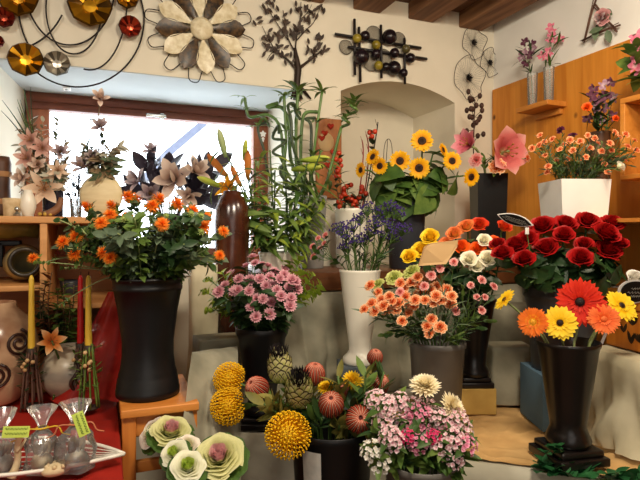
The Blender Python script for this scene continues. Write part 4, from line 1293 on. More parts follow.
# ------------------------------------------------------------------ red roses in a wide dark bucket on the blue box
v = vase('flower_bucket', 'wide dark grey bucket with a ridged rim holding the red roses', 'bucket', 562, 1.77, 1.012, [(.088, 0), (.094, .005), (.108, .20), (.118, .235), (.122, .238), (.122, .25), (.126, .27), (.128, .285)], DGREYP)
RR = [(542, 225, 28), (566, 223, 26), (588, 220, 27), (613, 222, 25), (607, 232, 31), (515, 244, 27), (527, 238, 24), (502, 252, 24), (524, 258, 25), (546, 247, 29), (584, 243, 20), (581, 257, 27), (609, 249, 29), (564, 234, 25), (497, 243, 18), (620, 243, 22)]
LBS = ['deep red rose just below the white square pot, nearest the black plaque', 'deep red rose in front of the white square pot, middle of the top row', 'deep red rose in front of the white square pot, nearest its outer edge', 'deep red rose at the top beside the pine shelf edge', 'large open deep red rose in front of the one by the shelf edge', 'deep red rose in the cluster beside the orange mixed roses, its middle one', 'deep red rose right below the black leaf shaped plaque', 'deep red rose directly beside the white mixed roses', 'lowest deep red rose on the side of the mixed roses', 'wide open deep red rose in the middle front of the bucket', 'small deep red rose in the centre, behind the lower ones', 'deep red rose hanging low above the red gerbera', 'deep red rose just above the paper rose side of the bucket', 'deep red rose tucked under the middle of the top row', 'deep red rose bud behind the orange mixed rose', 'outermost deep red rose near the paper rose']
for (x, y, w_), lb in zip(RR, LBS):
    d = 1.66 + .05 * (y < 228) - .05 * (y > 250); B = at(x, y, d)
    flower('rose', lb, 'flower', None, v, B, 'red_rose', px2m(w_ * 1.04, d), .0035, STEM, [dict(n=9, L=.075, W=.05, a=.05, b=.85, el=.1, curl=-.5, p=.8)], LEAFD, mix=(.35, .9, .5), neck=.035)
for i in range(10):
    B = at(R.uniform(500, 620), R.uniform(258, 284), R.uniform(1.60, 1.70))
    greens('greenery', 'dark leafy rose stem without a flower in the wide grey bucket', 'stem', 'leafy rose stems', v, B, [dict(n=9, L=.07, W=.05, a=.2, b=1, el=.1, curl=-.5, p=.8)], LEAFD, .0025)

# black leaf shaped plaque with white border and chalk writing
t = thing('plaque', 'black leaf shaped plaque with a white border and chalk scribble', 'sign', at(515, 224, 1.60)); rp = t.location
ux = (at(533, 225, 1.58) - at(497, 214, 1.62)); Lp = ux.length; ux.normalize(); uy = V((0, 0, 1)) - ux * ux.z; uy = (uy * .8 - fw * .5).normalized(); un = ux.cross(uy).normalized()
ctr = at(515, 220, 1.60) - rp


def lens(sc, off):
    P = []
    for i in range(28):
        a = 2 * pi * i / 28; P.append(ctr + ux * (Lp / 2 * sc * cos(a)) + uy * (.019 * sc * sin(a) * (1 - .75 * abs(cos(a)) ** 3)) + un * off)
    return P


def slab(P, d):
    n = len(P); return [p for p in P] + [p + d for p in P], [tuple(range(n)), tuple(range(2 * n - 1, n - 1, -1))] + [(i, n + i, n + (i + 1) % n, (i + 1) % n) for i in range(n)], None


sgn = -1 if un.dot(fw) > 0 else 1
g = G(); g.add(slab(lens(1, 0), un * -.002 * sgn)); ob('border', g, WHITEM, t, smooth=False)
g = G(); g.add(slab(lens(.90, .0008 * sgn), un * -.0006 * sgn)); ob('board', g, BLACKP, t, smooth=False)
CHALK = mat('chalk', (176, 172, 160), rough=.9)
g = G()
for r_, w in ((.0045, .55), (-.001, .7), (-.006, .5)):
    P = [ctr + ux * (Lp / 2 * w * (2 * i / 40 - 1)) + uy * (r_ + .0018 * sin(i * 1.9) + .001 * sin(i * 3.1)) + un * .0014 * sgn for i in range(41)]
    g.add(tube(P, .0005, 3, False))
ob('chalk_writing', g, CHALK, t)
g = G(); g.add(box(.012, .004, .02, tuple(at(527, 231, 1.59) - rp), .001)); ob('clip', g, WHITEM, t); g = G(); g.add(tube([at(527, 233, 1.60) - rp, at(535, 285, 1.66) - rp], .0014, 5)); ob('stick', g, STEM, t)

# ------------------------------------------------------------------ carnations in a grey bucket
v = vase('flower_bucket', 'plain grey bucket holding the orange spray carnations', 'bucket', 437, 1.72, TZ1, [(.066, 0), (.070, .004), (.086, .255), (.090, .258), (.091, .270), (.089, .275)], GREYP)
OC = [(364, 309), (375, 311), (386, 310), (383, 306), (392, 301), (407, 302), (408, 313), (411, 282), (417, 295), (425, 300), (437, 286), (441, 300), (447, 289), (430, 290), (431, 319), (440, 327), (429, 333), (380, 306), (402, 321), (398, 303), (378, 292), (370, 285), (420, 286), (452, 296), (436, 296), (404, 288), (413, 305), (389, 296), (396, 310), (422, 293), (444, 293), (415, 300), (371, 303), (400, 283), (433, 302), (427, 326), (450, 303), (405, 297), (381, 299), (417, 277)]
CL = [dict(n=9, L=.05, W=.006, a=.1, b=.9, el=.8, curl=-.5)]
OC.sort(key=lambda q: q[0] + .2 * q[1])
for i in range(0, len(OC), 4):
    ts = [at(x, y, 1.60 + .06 * (y < 296) - .03 * (y > 315) + R.uniform(-.02, .02)) for x, y in OC[i:i + 4]]
    spray('carnation', 'stem of small salmon orange carnations with pale frilled edges in the grey bucket', 'flower', 'orange spray carnations in the grey bucket', v, ts, 'orange_carnation', px2m(14.5, 1.63), .0018, .0012, STEM, CL, LEAFG)
PKC = [(400, 292), (424, 286), (431, 275), (456, 311), (454, 262), (440, 268), (482, 280), (494, 286), (485, 297), (477, 297), (482, 310), (471, 285)]
for i in range(0, len(PKC), 3):
    ts = [at(x, y, 1.62) for x, y in PKC[i:i + 3]]
    spray('carnation', 'stem of small pink carnations among the orange ones in the grey bucket', 'flower', 'pink spray carnations in the grey bucket', v, ts, 'pink_carnation', px2m(11.5 if i < 6 else 10, 1.63), .0016, .0011, STEM, CL, LEAFG)
for x, y, w_, lb in ((394, 277, 22, 'frilly lime green carnation, middle one of three beside the white vase'), (412, 271, 23, 'frilly lime green carnation closest to the tan card'), (378, 284, 17, 'frilly lime green carnation closest to the white vase')):
    B = at(x, y, 1.72); flower('carnation', lb, 'flower', None, v, B, 'lime_mum', px2m(w_, 1.72), .002, STEM, CL, LEAFG, mix=(.3, .7, .5), neck=.03)
for i in range(34):
    q = i / 33; B = at(R.uniform(380, 462) if i < 20 else R.uniform(455, 492), R.uniform(300, 338) if i < 20 else R.uniform(282, 335), R.uniform(1.60, 1.74))
    greens('budding_carnation', 'thin grey green carnation stem with tiny buds in the grey bucket', 'stem', 'budding carnation stems', v, B, [dict(n=8, L=.045, W=.005, a=.1, b=.9, el=.9, curl=-.4), dict(n=3, L=.022, W=.012, a=.8, b=1, el=1.1, curl=.2, p=1)], R.choice([LEAFG, LEAFM, LEAFD]), .0013)

# ------------------------------------------------------------------ gerberas in a glossy black vase
v = vase('flower_vase', 'tall fluted black vase with gold sticker holding the gerberas', 'vase', 568, 1.47, TZ1 + .004, [(.046, .036), (.057, .045), (.060, .056), (.052, .074), (.046, .090), (.049, .112), (.078, .305), (.082, .31), (.083, .319)], BLACKG, n=32)
square_foot(v, .146, .040, BLACKG, .06); v.o.rotation_euler.z += .22
g = G()
p0 = at(563, 391, 1.41)
for i in range(18):
    pass
zc = p0.z - v.o.location.z
rr_ = .0592


def sticker(u, w):
    a = (u - .5) * .50 - .22; z = zc + (w - .5) * .026
    q = max(0.0, 1 - (2 * w - 1) ** 2) ** .5
    return (0, 0, 0) if False else ((rr_ + (z - zc) * .125) * sin(a * q - .10), -(rr_ + (z - zc) * .125) * cos(a * q - .10), z)


g.add(sheet(sticker, 12, 10)); ob('gold_sticker', g, mat('gold_sticker', (206, 160, 84), (170, 120, 56), rough=.4, scale=60), v.o)
GE = [(580, 302, 47, 'gerbera_red', (-.05, 0, .05), 1.46, 'large red gerbera, topmost in the fluted black vase'), (560, 323, 34, 'gerbera_yellow', (-.05, 0, .12), 1.42, 'yellow gerbera with a dark eye facing straight out'), (533, 322, 30, 'gerbera_gold', (-.3, 0, .1), 1.44, 'orange gerbera with a yellow middle at the vase edge'),
      (604, 319, 31, 'gerbera_orange', (.15, 0, .2), 1.42, 'plain orange gerbera below the large red one'), (621, 306, 34, 'gerbera_yellow', (.75, 0, .5), 1.48, 'yellow gerbera tilted away beside the black and white sign'), (505, 300, 26, 'gerbera_yellow', (-.9, .55, .9), 1.50, 'yellow gerbera seen from behind on a bent stem by the carnations')]
for x, y, w_, k_, o, d, lb in GE:
    B = at(x, y, d); fd = CAMDIR(B) + rt * o[0] + fw * (o[1] * 1.6) + V((0, 0, o[2]))
    flower('gerbera', lb, 'flower', None, v, B, k_, px2m(w_ * 1.08, d), .0032, STEMP, (), LEAF, fd=fd, neck=.04, nvar=1, arch=.3)
t = thing('plant_label', 'white plastic plant stick slanting out of the gerbera vase', 'label', V((v.C.x, v.C.y, v.C.z - .08)))
A_, B_ = at(601, 345, 1.47), at(613, 316, 1.47)
g = G(); e1 = (B_ - A_); wdir = e1.cross(fw).normalized() * .004
g.add(slab([p - t.location for p in (A_ - e1 * .6 - wdir, A_ - e1 * .6 + wdir, B_ + wdir, B_ - wdir)], fw * .001)); ob('stick', g, WHITEM, t, smooth=False)

# ------------------------------------------------------------------ proteas in a dark bucket
v = vase('flower_bucket', 'dark bucket with a pale label holding the proteas', 'bucket', 332, 1.42, BZ, [(.082, 0), (.086, .004), (.106, .33), (.109, .335), (.109, .35)], BLACKP)
g = G(); 
zl = zat(466, 1.33) - BZ


def plab(u, w):
    a = -.30 - .50 * (1 - u) + .02; z = zl - .05 + .085 * w; r = .0868 + .0605 * z + .0012
    return (r * sin(a), -r * cos(a), z)


g.add(sheet(plab, 12, 4)); ob('paper_label', g, mat('paper_label', (196, 192, 182), (168, 166, 160), scale=30, rough=.6), v.o)
PR = [(230, 379, 31, 'pincushion', (-.95, 0, .45), 1.52, 'yellow pincushion protea facing the stool, upper one of two'), (229, 406, 35, 'pincushion', (-.9, 0, -.1), 1.48, 'yellow pincushion protea facing the stool, lower one of two'), (288, 435, 43, 'pincushion', (-.25, 0, .0), 1.32, 'yellow pincushion protea hanging in front of the dark bucket'),
      (257, 388, 25, 'red_globe', (-.6, 0, .5), 1.46, 'red ribbed globe protea next to the yellow pincushions'), (314, 374, 24, 'red_globe', (.1, .3, .9), 1.46, 'red ribbed globe protea behind the black tipped protea'), (331, 404, 28, 'red_globe', (.0, -.1, .5), 1.36, 'dark red globe protea in the middle below the yellow chrysanthemum'), (359, 419, 30, 'red_globe', (.1, -.2, .15), 1.34, 'dark red globe protea lowest, beside the pale pink clusters'), (378, 384, 24, 'red_globe', (.4, .1, .6), 1.46, 'red globe protea below the white vase foot'), (375, 357, 17, 'red_globe', (.2, .1, .9), 1.56, 'small red globe protea highest, touching the white vase foot'), (343, 390, 15, 'red_globe', (.2, 0, .8), 1.42, 'small red globe protea between the two yellow chrysanthemums'),
      (280, 366, 29, 'queen', (-.1, .1, 1), 1.52, 'green protea with black tip, farther one'), (299, 390, 33, 'queen', (0, -.25, 1), 1.40, 'green protea with black tip, nearer and larger one')]
PL = [dict(n=9, L=.055, W=.020, a=.35, b=.97, el=.7, curl=.2, p=.9)]
for x, y, w_, k_, o, d, lb in PR:
    B = at(x, y, d)
    if k_ == 'queen': fd = rt * o[0] + CAMDIR(B) * (.95 if x > 290 else .4) + V((0, 0, o[2]))
    else: fd = CAMDIR(B) * .7 + rt * o[0] + fw * o[1] + V((0, 0, o[2]))
    flower('protea', lb, 'flower', None, v, B, k_, px2m(w_ * {'queen': 1.2, 'pincushion': 1.18}.get(k_, 1.05), d), .0045, STEM, PL if k_ != 'pincushion' else [dict(n=9, L=.05, W=.018, a=.4, b=.85, el=.6)], LEAFM if k_ == 'pincushion' else R.choice([LEAFO, LEAFM]), fd=fd, neck=.05, arch=.25)
for x, y, w_, lb in ((352, 381, 22, 'small bright yellow chrysanthemum above the dark red globe proteas'), (326, 388, 17, 'small bright yellow chrysanthemum beside the black tipped protea')):
    B = at(x, y, 1.42); flower('chrysanthemum', lb, 'flower', None, v, B, 'yellow_mum', px2m(w_, 1.42), .0025, STEM, PL, LEAF, neck=.03)
for x, y in ((345, 410), (352, 400), (340, 425), (368, 400), (322, 418), (310, 412), (350, 432), (366, 372), (338, 376), (384, 372), (270, 410), (275, 398), (264, 404), (300, 418)):
    greens('leafy_protea', 'leafy olive protea stem without a flower in the dark bucket', 'stem', 'leafy protea stems', v, at(x, y, R.uniform(1.34, 1.44)), [dict(n=9, L=.06, W=.022, a=.5, b=1, el=.7, curl=.2, p=.9)], R.choice([LEAFO, LEAFO, LEAFM, LEAFD]), .003, arch=.2)

# ------------------------------------------------------------------ pink flower clusters in a grey pot
v = vase('flower_pot', 'low grey pot overflowing with pale pink flower clusters', 'pot', 422, 1.30, BZ, [(.07, 0), (.074, .004), (.088, .295), (.093, .298), (.093, .312)], GREYP)
PK = [(372, 397, 'pale'), (384, 405, 'pale'), (396, 399, 'pale'), (407, 404, 'pale'), (412, 420, 'pink'), (400, 424, 'pale'), (381, 420, 'pale'), (406, 436, 'hot'), (418, 441, 'pink'), (370, 449, 'white'), (379, 461, 'white'), (434, 436, 'hot'), (441, 444, 'pale'), (456, 438, 'pale'), (466, 430, 'pale'), (468, 443, 'pink'), (454, 457, 'pale'), (449, 425, 'pink'), (424, 404, 'pale'), (440, 416, 'pale'), (460, 418, 'pale'), (394, 440, 'pale'), (427, 424, 'pink'), (388, 434, 'pale'), (418, 412, 'pink')]
for x, y, k_ in PK:
    d = 1.27 - .05 * (y > 430) + .06 * (y < 405); B = at(x, y, d)
    flower('sweet_william', {'pale': 'domed cluster of pale pink small flowers in the low grey pot', 'pink': 'domed cluster of mid pink small flowers in the low grey pot', 'hot': 'cluster of hot pink small flowers low in the pale pink bunch' if x < 420 else 'cluster of hot pink small flowers in the middle of the pale bunch', 'white': 'white flower cluster hanging beside the proteas, ' + ('upper one' if y < 455 else 'lower one')}[k_], 'flower', {'pale': 'pale pink clusters in the grey pot', 'pink': 'mid pink clusters in the grey pot'}.get(k_), v, B, k_ + '_cluster', px2m(25 if k_ != 'hot' else 17, d), .002, STEM, [dict(n=14, L=.05, W=.016, a=.15, b=.97, el=.5)], R.choice([LEAF, LEAFM]), neck=.02, nvar=3, arch=.35)
for i in range(18):
    B = at(R.uniform(372, 470), R.uniform(408, 462), R.uniform(1.24, 1.32))
    greens('greenery', 'fresh green leafy stem between the pink clusters in the low pot', 'stem', 'leafy stems in the low grey pot', v, B, [dict(n=18, L=.045, W=.015, a=.2, b=1, el=.5)], R.choice([LEAF, LEAFM, LEAFD]))
for x, y, w_, lb, fd in ((425, 387, 32, 'creamy white chrysanthemum topmost in the low grey pot', (0, 0, 1.2)), (451, 407, 30, 'creamy white chrysanthemum leaning towards the tan cloth', (.9, 0, .5))):
    B = at(x, y, 1.30); flower('chrysanthemum', lb, 'flower', None, v, B, 'cream_mum', px2m(w_, 1.3), .003, STEM, [dict(n=6, L=.05, W=.02, a=.2, b=.8)], LEAF, fd=CAMDIR(B) * .7 + rt * fd[0] + V((0, 0, fd[2])), neck=.03, nvar=2)

# ------------------------------------------------------------------ ornamental cabbages in a floor bucket
v = vase('flower_bucket', 'tall zinc floor bucket holding the ornamental cabbages', 'bucket', 188, 1.16, .0, [(.10, 0), (.105, .01), (.12, .82), (.124, .825), (.124, .845)], mat('zinc', (130, 134, 136), (108, 112, 114), rough=.4, metal=.6), pos=V((.19, 1.20, 0)))
CB = [(171, 430, 36, 'cabbage_pink', (.1, 0, 1.2), 1.34, 'flat cream ornamental cabbage with pink heart in front of the stool'), (152, 433, 30, 'cabbage_white', (-.9, 0, .5), 1.36, 'cream ornamental cabbage turned away under the stool rail'), (219, 456, 45, 'cabbage_pink', (-.15, 0, .55), 1.20, 'largest ornamental cabbage, cream with a mauve pink heart'), (188, 466, 32, 'cabbage_green', (0, 0, .7), 1.16, 'pale ornamental cabbage with a lime green heart, lowest of the bunch'), (174, 453, 26, 'cabbage_green', (-.4, 0, .5), 1.20, 'small pale ornamental cabbage with lime heart next to the stool leg'), (188, 445, 24, 'cabbage_white', (.2, .1, .9), 1.24, 'small creamy white ornamental cabbage between the larger heads')]
for x, y, w_, k_, o, d, lb in CB:
    B = at(x, y, d); flower('ornamental_cabbage', lb, 'flower', None, v, B, k_, px2m(w_ * 1.2, d), .006, STEMP, (), LEAF, fd=CAMDIR(B) * .8 + rt * o[0] + fw * o[1] + V((0, 0, o[2])), neck=.04, nvar=2, arch=.3)

# ------------------------------------------------------------------ right wall: shelf, white pot with small carnations
g0 = thing('wall_shelf', 'pine wall shelf holding the square white carnation pot', 'shelf', (1.73, 1.2, 1.49))
g = G(); g.add(prism([(1.50 - 1.73, -.6), (XR - .024 - 1.73, -.6), (XR - .024 - 1.73, .70), (1.66 - 1.73, .70), (1.66 - 1.73, .335), (1.50 - 1.73, .335)], 0, .012)); ob('board', g, SHELFW, g0, smooth=False)
for y in (-.4, .62):
    g = G(); g.add(bx(1.68 - 1.73, XR - .024 - 1.73, y, y + .02, -.10, 0)); ob('bracket', g, SHELFW, g0, smooth=False)
SHZ = 1.503
pc = cw(.893, 1.905)
t = thing('flower_pot', 'square tapered white pot of small orange carnations on the pine shelf', 'pot', (pc.x, pc.y, SHZ), CR + rad(3))
a, b, H = .087, .078, .136
vs = []
for s, z in ((b, 0), (a, H), (a - .006, H), (b - .006, .01)): vs += [(-s, -s, z), (s, -s, z), (s, s, z), (-s, s, z)]
fs = [(3, 2, 1, 0), (12, 13, 14, 15)]
for l in range(3): fs += [(l * 4 + i, l * 4 + (i + 1) % 4, l * 4 + 4 + (i + 1) % 4, l * 4 + 4 + i) for i in range(4)]
g = G(); g.add((vs, fs, None)); ob('body', g, WHITEM, t, smooth=False)
v = Vase(); v.o = t; v.C = V((pc.x, pc.y, SHZ + H)); v.R = .072; v.zb = SHZ + .012; v.Rb = .05
MC = [(540, 135), (539, 145), (547, 172), (561, 167), (568, 159), (580, 141), (573, 150), (600, 159), (605, 164), (602, 151), (620, 137), (635, 140), (637, 150), (560, 149), (552, 139), (588, 135), (632, 156), (615, 132), (545, 155), (590, 148), (610, 143), (625, 160), (582, 160), (594, 170), (532, 148), (570, 140), (628, 146), (556, 160), (548, 166), (575, 165), (586, 157), (612, 150), (618, 158), (598, 143), (564, 144), (577, 172), (608, 172), (544, 142), (626, 134), (595, 138)]
MC.sort()
ML = [dict(n=10, L=.035, W=.005, a=.1, b=.95, el=.9, curl=-.4)]
for i in range(0, len(MC), 3):
    ts = [at(x, y, 1.84 + R.uniform(-.06, .08)) for x, y in MC[i:i + 3]]
    spray('carnation', 'thin stem of tiny salmon carnations in the square white pot', 'flower', 'tiny carnations in the square white pot', v, ts, 'mini_carnation', px2m(8.5, 1.85), .0014, .0010, STEM, ML, LEAFG, drop=.035)
for x, y, lb in ((560, 130, 'dark purple carnation in the square white pot, lower one'), (573, 135, 'dark purple carnation in the square white pot, nearer the orchids')):
    flower('carnation', lb, 'flower', None, v, at(x, y, 1.9), 'purple_carnation', px2m(10, 1.9), .0014, STEM, ML, LEAFG, neck=.02)
flower('rose', 'white rosebud sticking out low among the tiny salmon carnations', 'flower', None, v, at(621, 166, 1.78), 'white_rose', px2m(12, 1.8), .0016, STEM, ML, LEAFM, fd=rt + V((0, 0, .6)), neck=.02)
for i in range(40):
    greens('budding_carnation', 'thin green carnation stem with tiny buds in the square white pot', 'stem', 'budding stems in the square white pot', v, at(R.uniform(536, 636), R.uniform(140, 170), R.uniform(1.82, 1.96)), [dict(n=12, L=.035, W=.006, a=.1, b=1, el=.8, curl=-.4), dict(n=4, L=.016, W=.009, a=.75, b=1, el=1)], R.choice([LEAFG, LEAFM]), .0011)

# papers and black case on the shelf
p = onX(630, 214, 1.62)
for i, (m_, z, lb) in enumerate(((BLACKP, 0, 'flat black folder lying on the pine shelf, lower one'), (WHITEM, .009, 'flat white folder lying between the black ones on the shelf'), (BLACKP, .018, 'flat black folder lying on the pine shelf, topmost'))):
    o = thing('folder', lb, 'folder', (1.65, 1.04 + .01 * i, SHZ + z), .03 * i)
    g = G(); g.add(box(.26 - .02 * i, .20, .0022, (0, 0, .0012), .0008)); ob('cover', g, m_, o)
    g = G(); g.add(box(.256 - .02 * i, .196, .0042, (.001, 0, .0045), .0005)); ob('page_block', g, WHITEM, o)
    g = G(); g.add(box(.26 - .02 * i, .20, .0016, (0, 0, .0075), .0006)); ob('cover', g, m_, o)
# ------------------------------------------------------------------ dark orchid arrangement on the shelf
pc = at(600, 134, 2.10)
v = vase('flower_vase', 'small dark brown vase holding the dark orchids on the shelf', 'vase', 0, 0, SHZ, [(.028, 0), (.030, .003), (.040, .28), (.036, .335), (.040, .345)], mat('brown_ceramic', (92, 62, 40), (70, 44, 28), rough=.35), pos=V((pc.x, pc.y, 0)))
OD = [(592, 96, 'orchid_dark'), (611, 82, 'orchid_dark'), (604, 85, 'orchid_mauve'), (613, 98, 'orchid_mauve'), (595, 107, 'orchid_mauve'), (588, 118, 'orchid_dark'), (604, 108, 'orchid_dark'), (599, 119, 'orchid_mauve'), (612, 116, 'orchid_dark'), (606, 95, 'orchid_dark'), (594, 88, 'orchid_dark'), (600, 101, 'orchid_dark')]
for i in range(0, 12, 3):
    q = sorted(OD)[i:i + 3]
    spray('orchid', 'stem of dark wine and mauve orchids in the small dark brown vase', 'flower', 'dark orchids on the shelf', v, [at(x, y, 2.07 + R.uniform(-.03, .03)) for x, y, k_ in q], '', px2m(13, 2.07), .0022, .0014, STEM, [dict(n=5, L=.07, W=.02, a=.2, b=.9)], LEAFD, bkeys=[k_ for x, y, k_ in q], mix=(.3, .2, .9))
flower('rose', 'small orange rose low beside the dark orchids', 'flower', None, v, at(587, 107, 2.02), 'orange_rose', px2m(11, 2), .0016, STEM, (), LEAF, neck=.02)
flower('rose', 'small orange rosebud low on the cube shelf side of the dark orchids', 'flower', None, v, at(616, 118, 2.02), 'orange_rose', px2m(8, 2), .0016, STEM, (), LEAF, neck=.02)

# cube shelf on the right wall with pink orchid
ct = onX(640, 91, 1.80); 
t = thing('cube_shelf', 'square pine wall box open at the front beside the dark orchids', 'shelf', (1.895, 1.33, 1.72))
Y1 = onX(620, 100, 1.775).y; zt = onX(620, 99, 1.775).z
t.location = (1.894, Y1 - .19, zt - .30)
for nm, q in (('top_board', bx(-.12, .120, -.19, .19, .28, .30, .002)), ('bottom_board', bx(-.12, .120, -.19, .19, 0, .018, .002)), ('side_board', bx(-.12, .12, .17, .19, .018, .28, .002)), ('side_board', bx(-.12, .12, -.19, -.17, .018, .28, .002)), ('back_board', bx(.112, .12, -.17, .17, .018, .28))):
    g = G(); g.add(q); ob(nm, g, SHELFW, t)
pc = at(640, 88, 1.0); Yp = Y1 - .07
v = vase('flower_pot', 'small dark pot with the tall pink orchid on the cube shelf', 'pot', 0, 0, zt + .001, [(.026, 0), (.03, .004), (.036, .05), (.038, .056)], DGREYP, pos=V((1.865, Yp, 0)))
fpx = lambda p: 320 + F * ((p - CAM).dot(rt)) / ((p - CAM).dot(fw))
dO = (v.C - CAM).dot(fw)
ts = [at(x, y, dO) for x, y in ((637, 36), (640, 47), (634, 50), (638, 60), (635, 66), (644, 55), (642, 70), (636, 42))]
spray('orchid', 'tall stem of bright pink orchids standing on the cube shelf', 'flower', None, v, ts, 'orchid_pink', px2m(17, dO), .003, .002, STEM, [dict(n=9, L=.10, W=.035, a=.05, b=.5, el=.6)], LEAFM, mix=(.3, .1, 1))

# floating shelf with two glass vases of orchids
t = thing('floating_shelf', 'short pine shelf high on the wall carrying two glass vases', 'shelf', ((1.897 + XR - .022) / 2, 2.007, 2.05))
g = G(); g.add(box(XR - .022 - 1.897, .20, .024, (0, 0, .012), .003)); ob('board', g, SHELFW, t)
g = G(); g.add(box(.02, .16, .03, ((XR - .022 - 1.897) / 2 - .01, 0, -.015), .002)); ob('cleat', g, SHELFW, t)
CG = clear('clear_glass', gloss=.03, fog=.14, rough=.02)
for y, lbv, key, lbf, tg in ((2.06, 'clear glass vase with dark mauve orchids, farther on the floating shelf', 'dark', 'stem of dark mauve orchids in the farther glass vase', [(525, 42), (532, 44), (523, 52), (530, 55), (526, 63), (522, 58), (533, 50)]), (1.955, 'clear glass vase with pink orchids, nearer on the floating shelf', 'pink', 'stem of coral pink orchids in the nearer glass vase', [(552, 32), (549, 38), (555, 40), (560, 39), (541, 55), (546, 58), (549, 52), (551, 28)])):
    v = vase('glass_vase', lbv, 'vase', 0, 0, 2.075, [(.020, 0), (.021, .002), (.025, .16), (.026, .165)], CG, .0025, pos=V((1.955, y, 0)), n=20)
    dd = (v.C - CAM).dot(fw)
    spray('orchid', lbf, 'flower', None, v, [at(x, y_, dd + R.uniform(-.02, .02)) for x, y_ in tg], '', px2m(11, dd), .0025, .0014, STEM, [dict(n=5, L=.07, W=.012, a=0, b=.5, el=.9)], LEAF if key == 'pink' else LEAFD, bkeys=['orchid_' + ('pink' if key == 'pink' else R.choice(['dark', 'dark', 'mauve'])) for _ in tg], mix=(.3, .1, 1))

# triangular twig wreath with a rose on the right wall
XW = XR - .012
w3 = lambda x, y, o=0: onX(x, y, XW - o)
t = thing('twig_wreath', 'triangle of brown twigs with a dusty pink rose on the white wall', 'wall decoration', w3(602, 25)); rp = t.location
TW = mat('twig_bark', (110, 76, 60), (78, 52, 42), rough=.8)
for a, b in (((598, -6), (584, 43)), ((595, 4), (617, 32)), ((582, 41), (620, 25))):
    g = G(); A_, B_ = w3(*a, .008), w3(*b, .008)
    g.add(tube(curve([A_ - rp, A_.lerp(B_, .4) + V((0, .004, .005)) - rp, B_ - rp], 4), .0042, 6)); g.add(tube([A_.lerp(B_, .03) - rp + V((-.008, .01, 0)), A_.lerp(B_, .97) - rp + V((-.008, -.006, .008))], .002, 5)); ob('twig', g, TW, t)
P = w3(600, 18, .04); bloom_at(t, rp, 'magnolia_mauve', P, CAMDIR(P) - V((.6, 0, 0)), .06)
BLOOM['dusty_rose'] = b_rose([(0, (150, 84, 96)), (.6, (206, 140, 146)), (1, (224, 170, 170))], 'dustyrose'); KOFF['dusty_rose'] = .24
P = w3(601, 17, .045); bloom_at(t, rp, 'dusty_rose', P, CAMDIR(P) - V((.8, 0, 0)), .078)
g = G()
for x, y in ((596, 27), (603, 28), (609, 20), (612, 15), (598, 32), (607, 30), (594, 29)):
    g.add(blade(.06, .03, -.4, .2), face(w3(x, y, .02) - rp, V((-.8, -.5, .2)), R.uniform(0, 6)))
ob('foliage', g, LEAFG, t)

# paper rose, black and white sign and leaf patterned tin at the right end
pB = at(657, 300, 1.64)
t = thing('patterned_tin', 'orange box patterned with dark leaves behind the gerberas', 'box', (pB.x, pB.y, 1.108), CR + .25); rp = t.location
g = G(); g.add(box(.22, .17, .118, (0, 0, .059), .006)); ob('box_body', g, wood('orange_box', (200, 122, 40), (176, 98, 26)), t)
g = G(); g.add(box(.226, .176, .03, (0, 0, .134), .005)); ob('lid', g, MATS['orange_box'], t)
for i in range(16):
    g = G(); x = R.uniform(-.095, .095); z = R.uniform(.02, .085)
    for s_ in (-1, 1): g.add(blade(.032, .012, 0, 0, 4, 2), T((x, -.0862, z)) @ RX(pi / 2) @ RZ(R.uniform(.3, .9) * s_))
    g.add(blade(.04, .010, 0, 0, 4, 2), T((x, -.0864, z)) @ RX(pi / 2))
    ob('leaf_print', g, mat('leaf_print', (60, 40, 18), rough=.6), t)
for i in range(10):
    g = G(); y = R.uniform(-.07, .07); z = R.uniform(.02, .085)
    for s_ in (-1, 1): g.add(blade(.032, .012, 0, 0, 4, 2), T((-.1112, y, z)) @ RZ(-pi / 2) @ RX(pi / 2) @ RZ(R.uniform(.3, .9) * s_))
    ob('leaf_print', g, MATS['leaf_print'], t)
tz = 1.108 + .150
t = thing('sign', 'black rounded sign with a white border and white writing', 'sign', at(640, 292, 1.55)); rp = t.location
t.location.z = rp.z
P = []
for i in range(32):
    a = 2 * pi * i / 32; P.append(rt * (.064 * cos(a) * (1 + .1 * sin(a))) + (V((0, 0, .028)) - fw * .012) * sin(a) * (1.2 - .5 * cos(a)))
un = -fw * .9 + V((0, 0, -.35))
g = G(); g.add(slab(P, fw * .003)); ob('border', g, WHITEM, t, smooth=False)
g = G(); g.add(slab([p * .88 - fw * .0015 for p in P], fw * .001)); ob('board', g, BLACKP, t, smooth=False)
g = G()
for r_, w in ((.010, .028), (-.002, .036), (-.013, .024)):
    g.add(tube([rt * (w * (2 * i / 30 - 1)) + (V((0, 0, 1)) - fw * .43) * (r_ + .003 * sin(i * 1.7) + .0015 * sin(i * 2.9)) - fw * .0022 for i in range(31)], .0008, 3, False))
ob('chalk_writing', g, CHALK, t)
g = G(); g.add(tube([fw * .004 + V((0, 0, -.02)), fw * .02 + V((0, 0, tz - rp.z + .002))], .003, 6)); ob('foot_stick', g, BLACKP, t)
t = thing('white_board_tag', 'white cardboard sheet lying on the patterned box under the paper rose', 'card', (pB.x, pB.y + .03, tz + .012), CR + .4)
g = G(); g.add(box(.16, .14, .004, (0, 0, .018), .001)); ob('sheet', g, WHITEM, t)
g = G(); g.add(box(.02, .02, .018, (0, 0, .005), .001)); ob('sheet_foot', g, WHITEM, t)
BLOOM['paper_rose'] = b_rose([(0, (206, 200, 186)), (1, (244, 240, 230))], 'paperrose')
P = at(634, 263, 1.62); t = thing('paper_rose', 'white paper rose lying on the white sheet beside the red roses', 'decoration', P)
P2 = V((P.x, P.y, tz + .036)); t.location = P2
for k, o in enumerate(((0, 0, .02), (.045, .01, .018))): bloom_at(t, P2, 'paper_rose', P2 + rt * o[0] + V((0, 0, o[2])), V((-.3, -.7, .8)), .062)

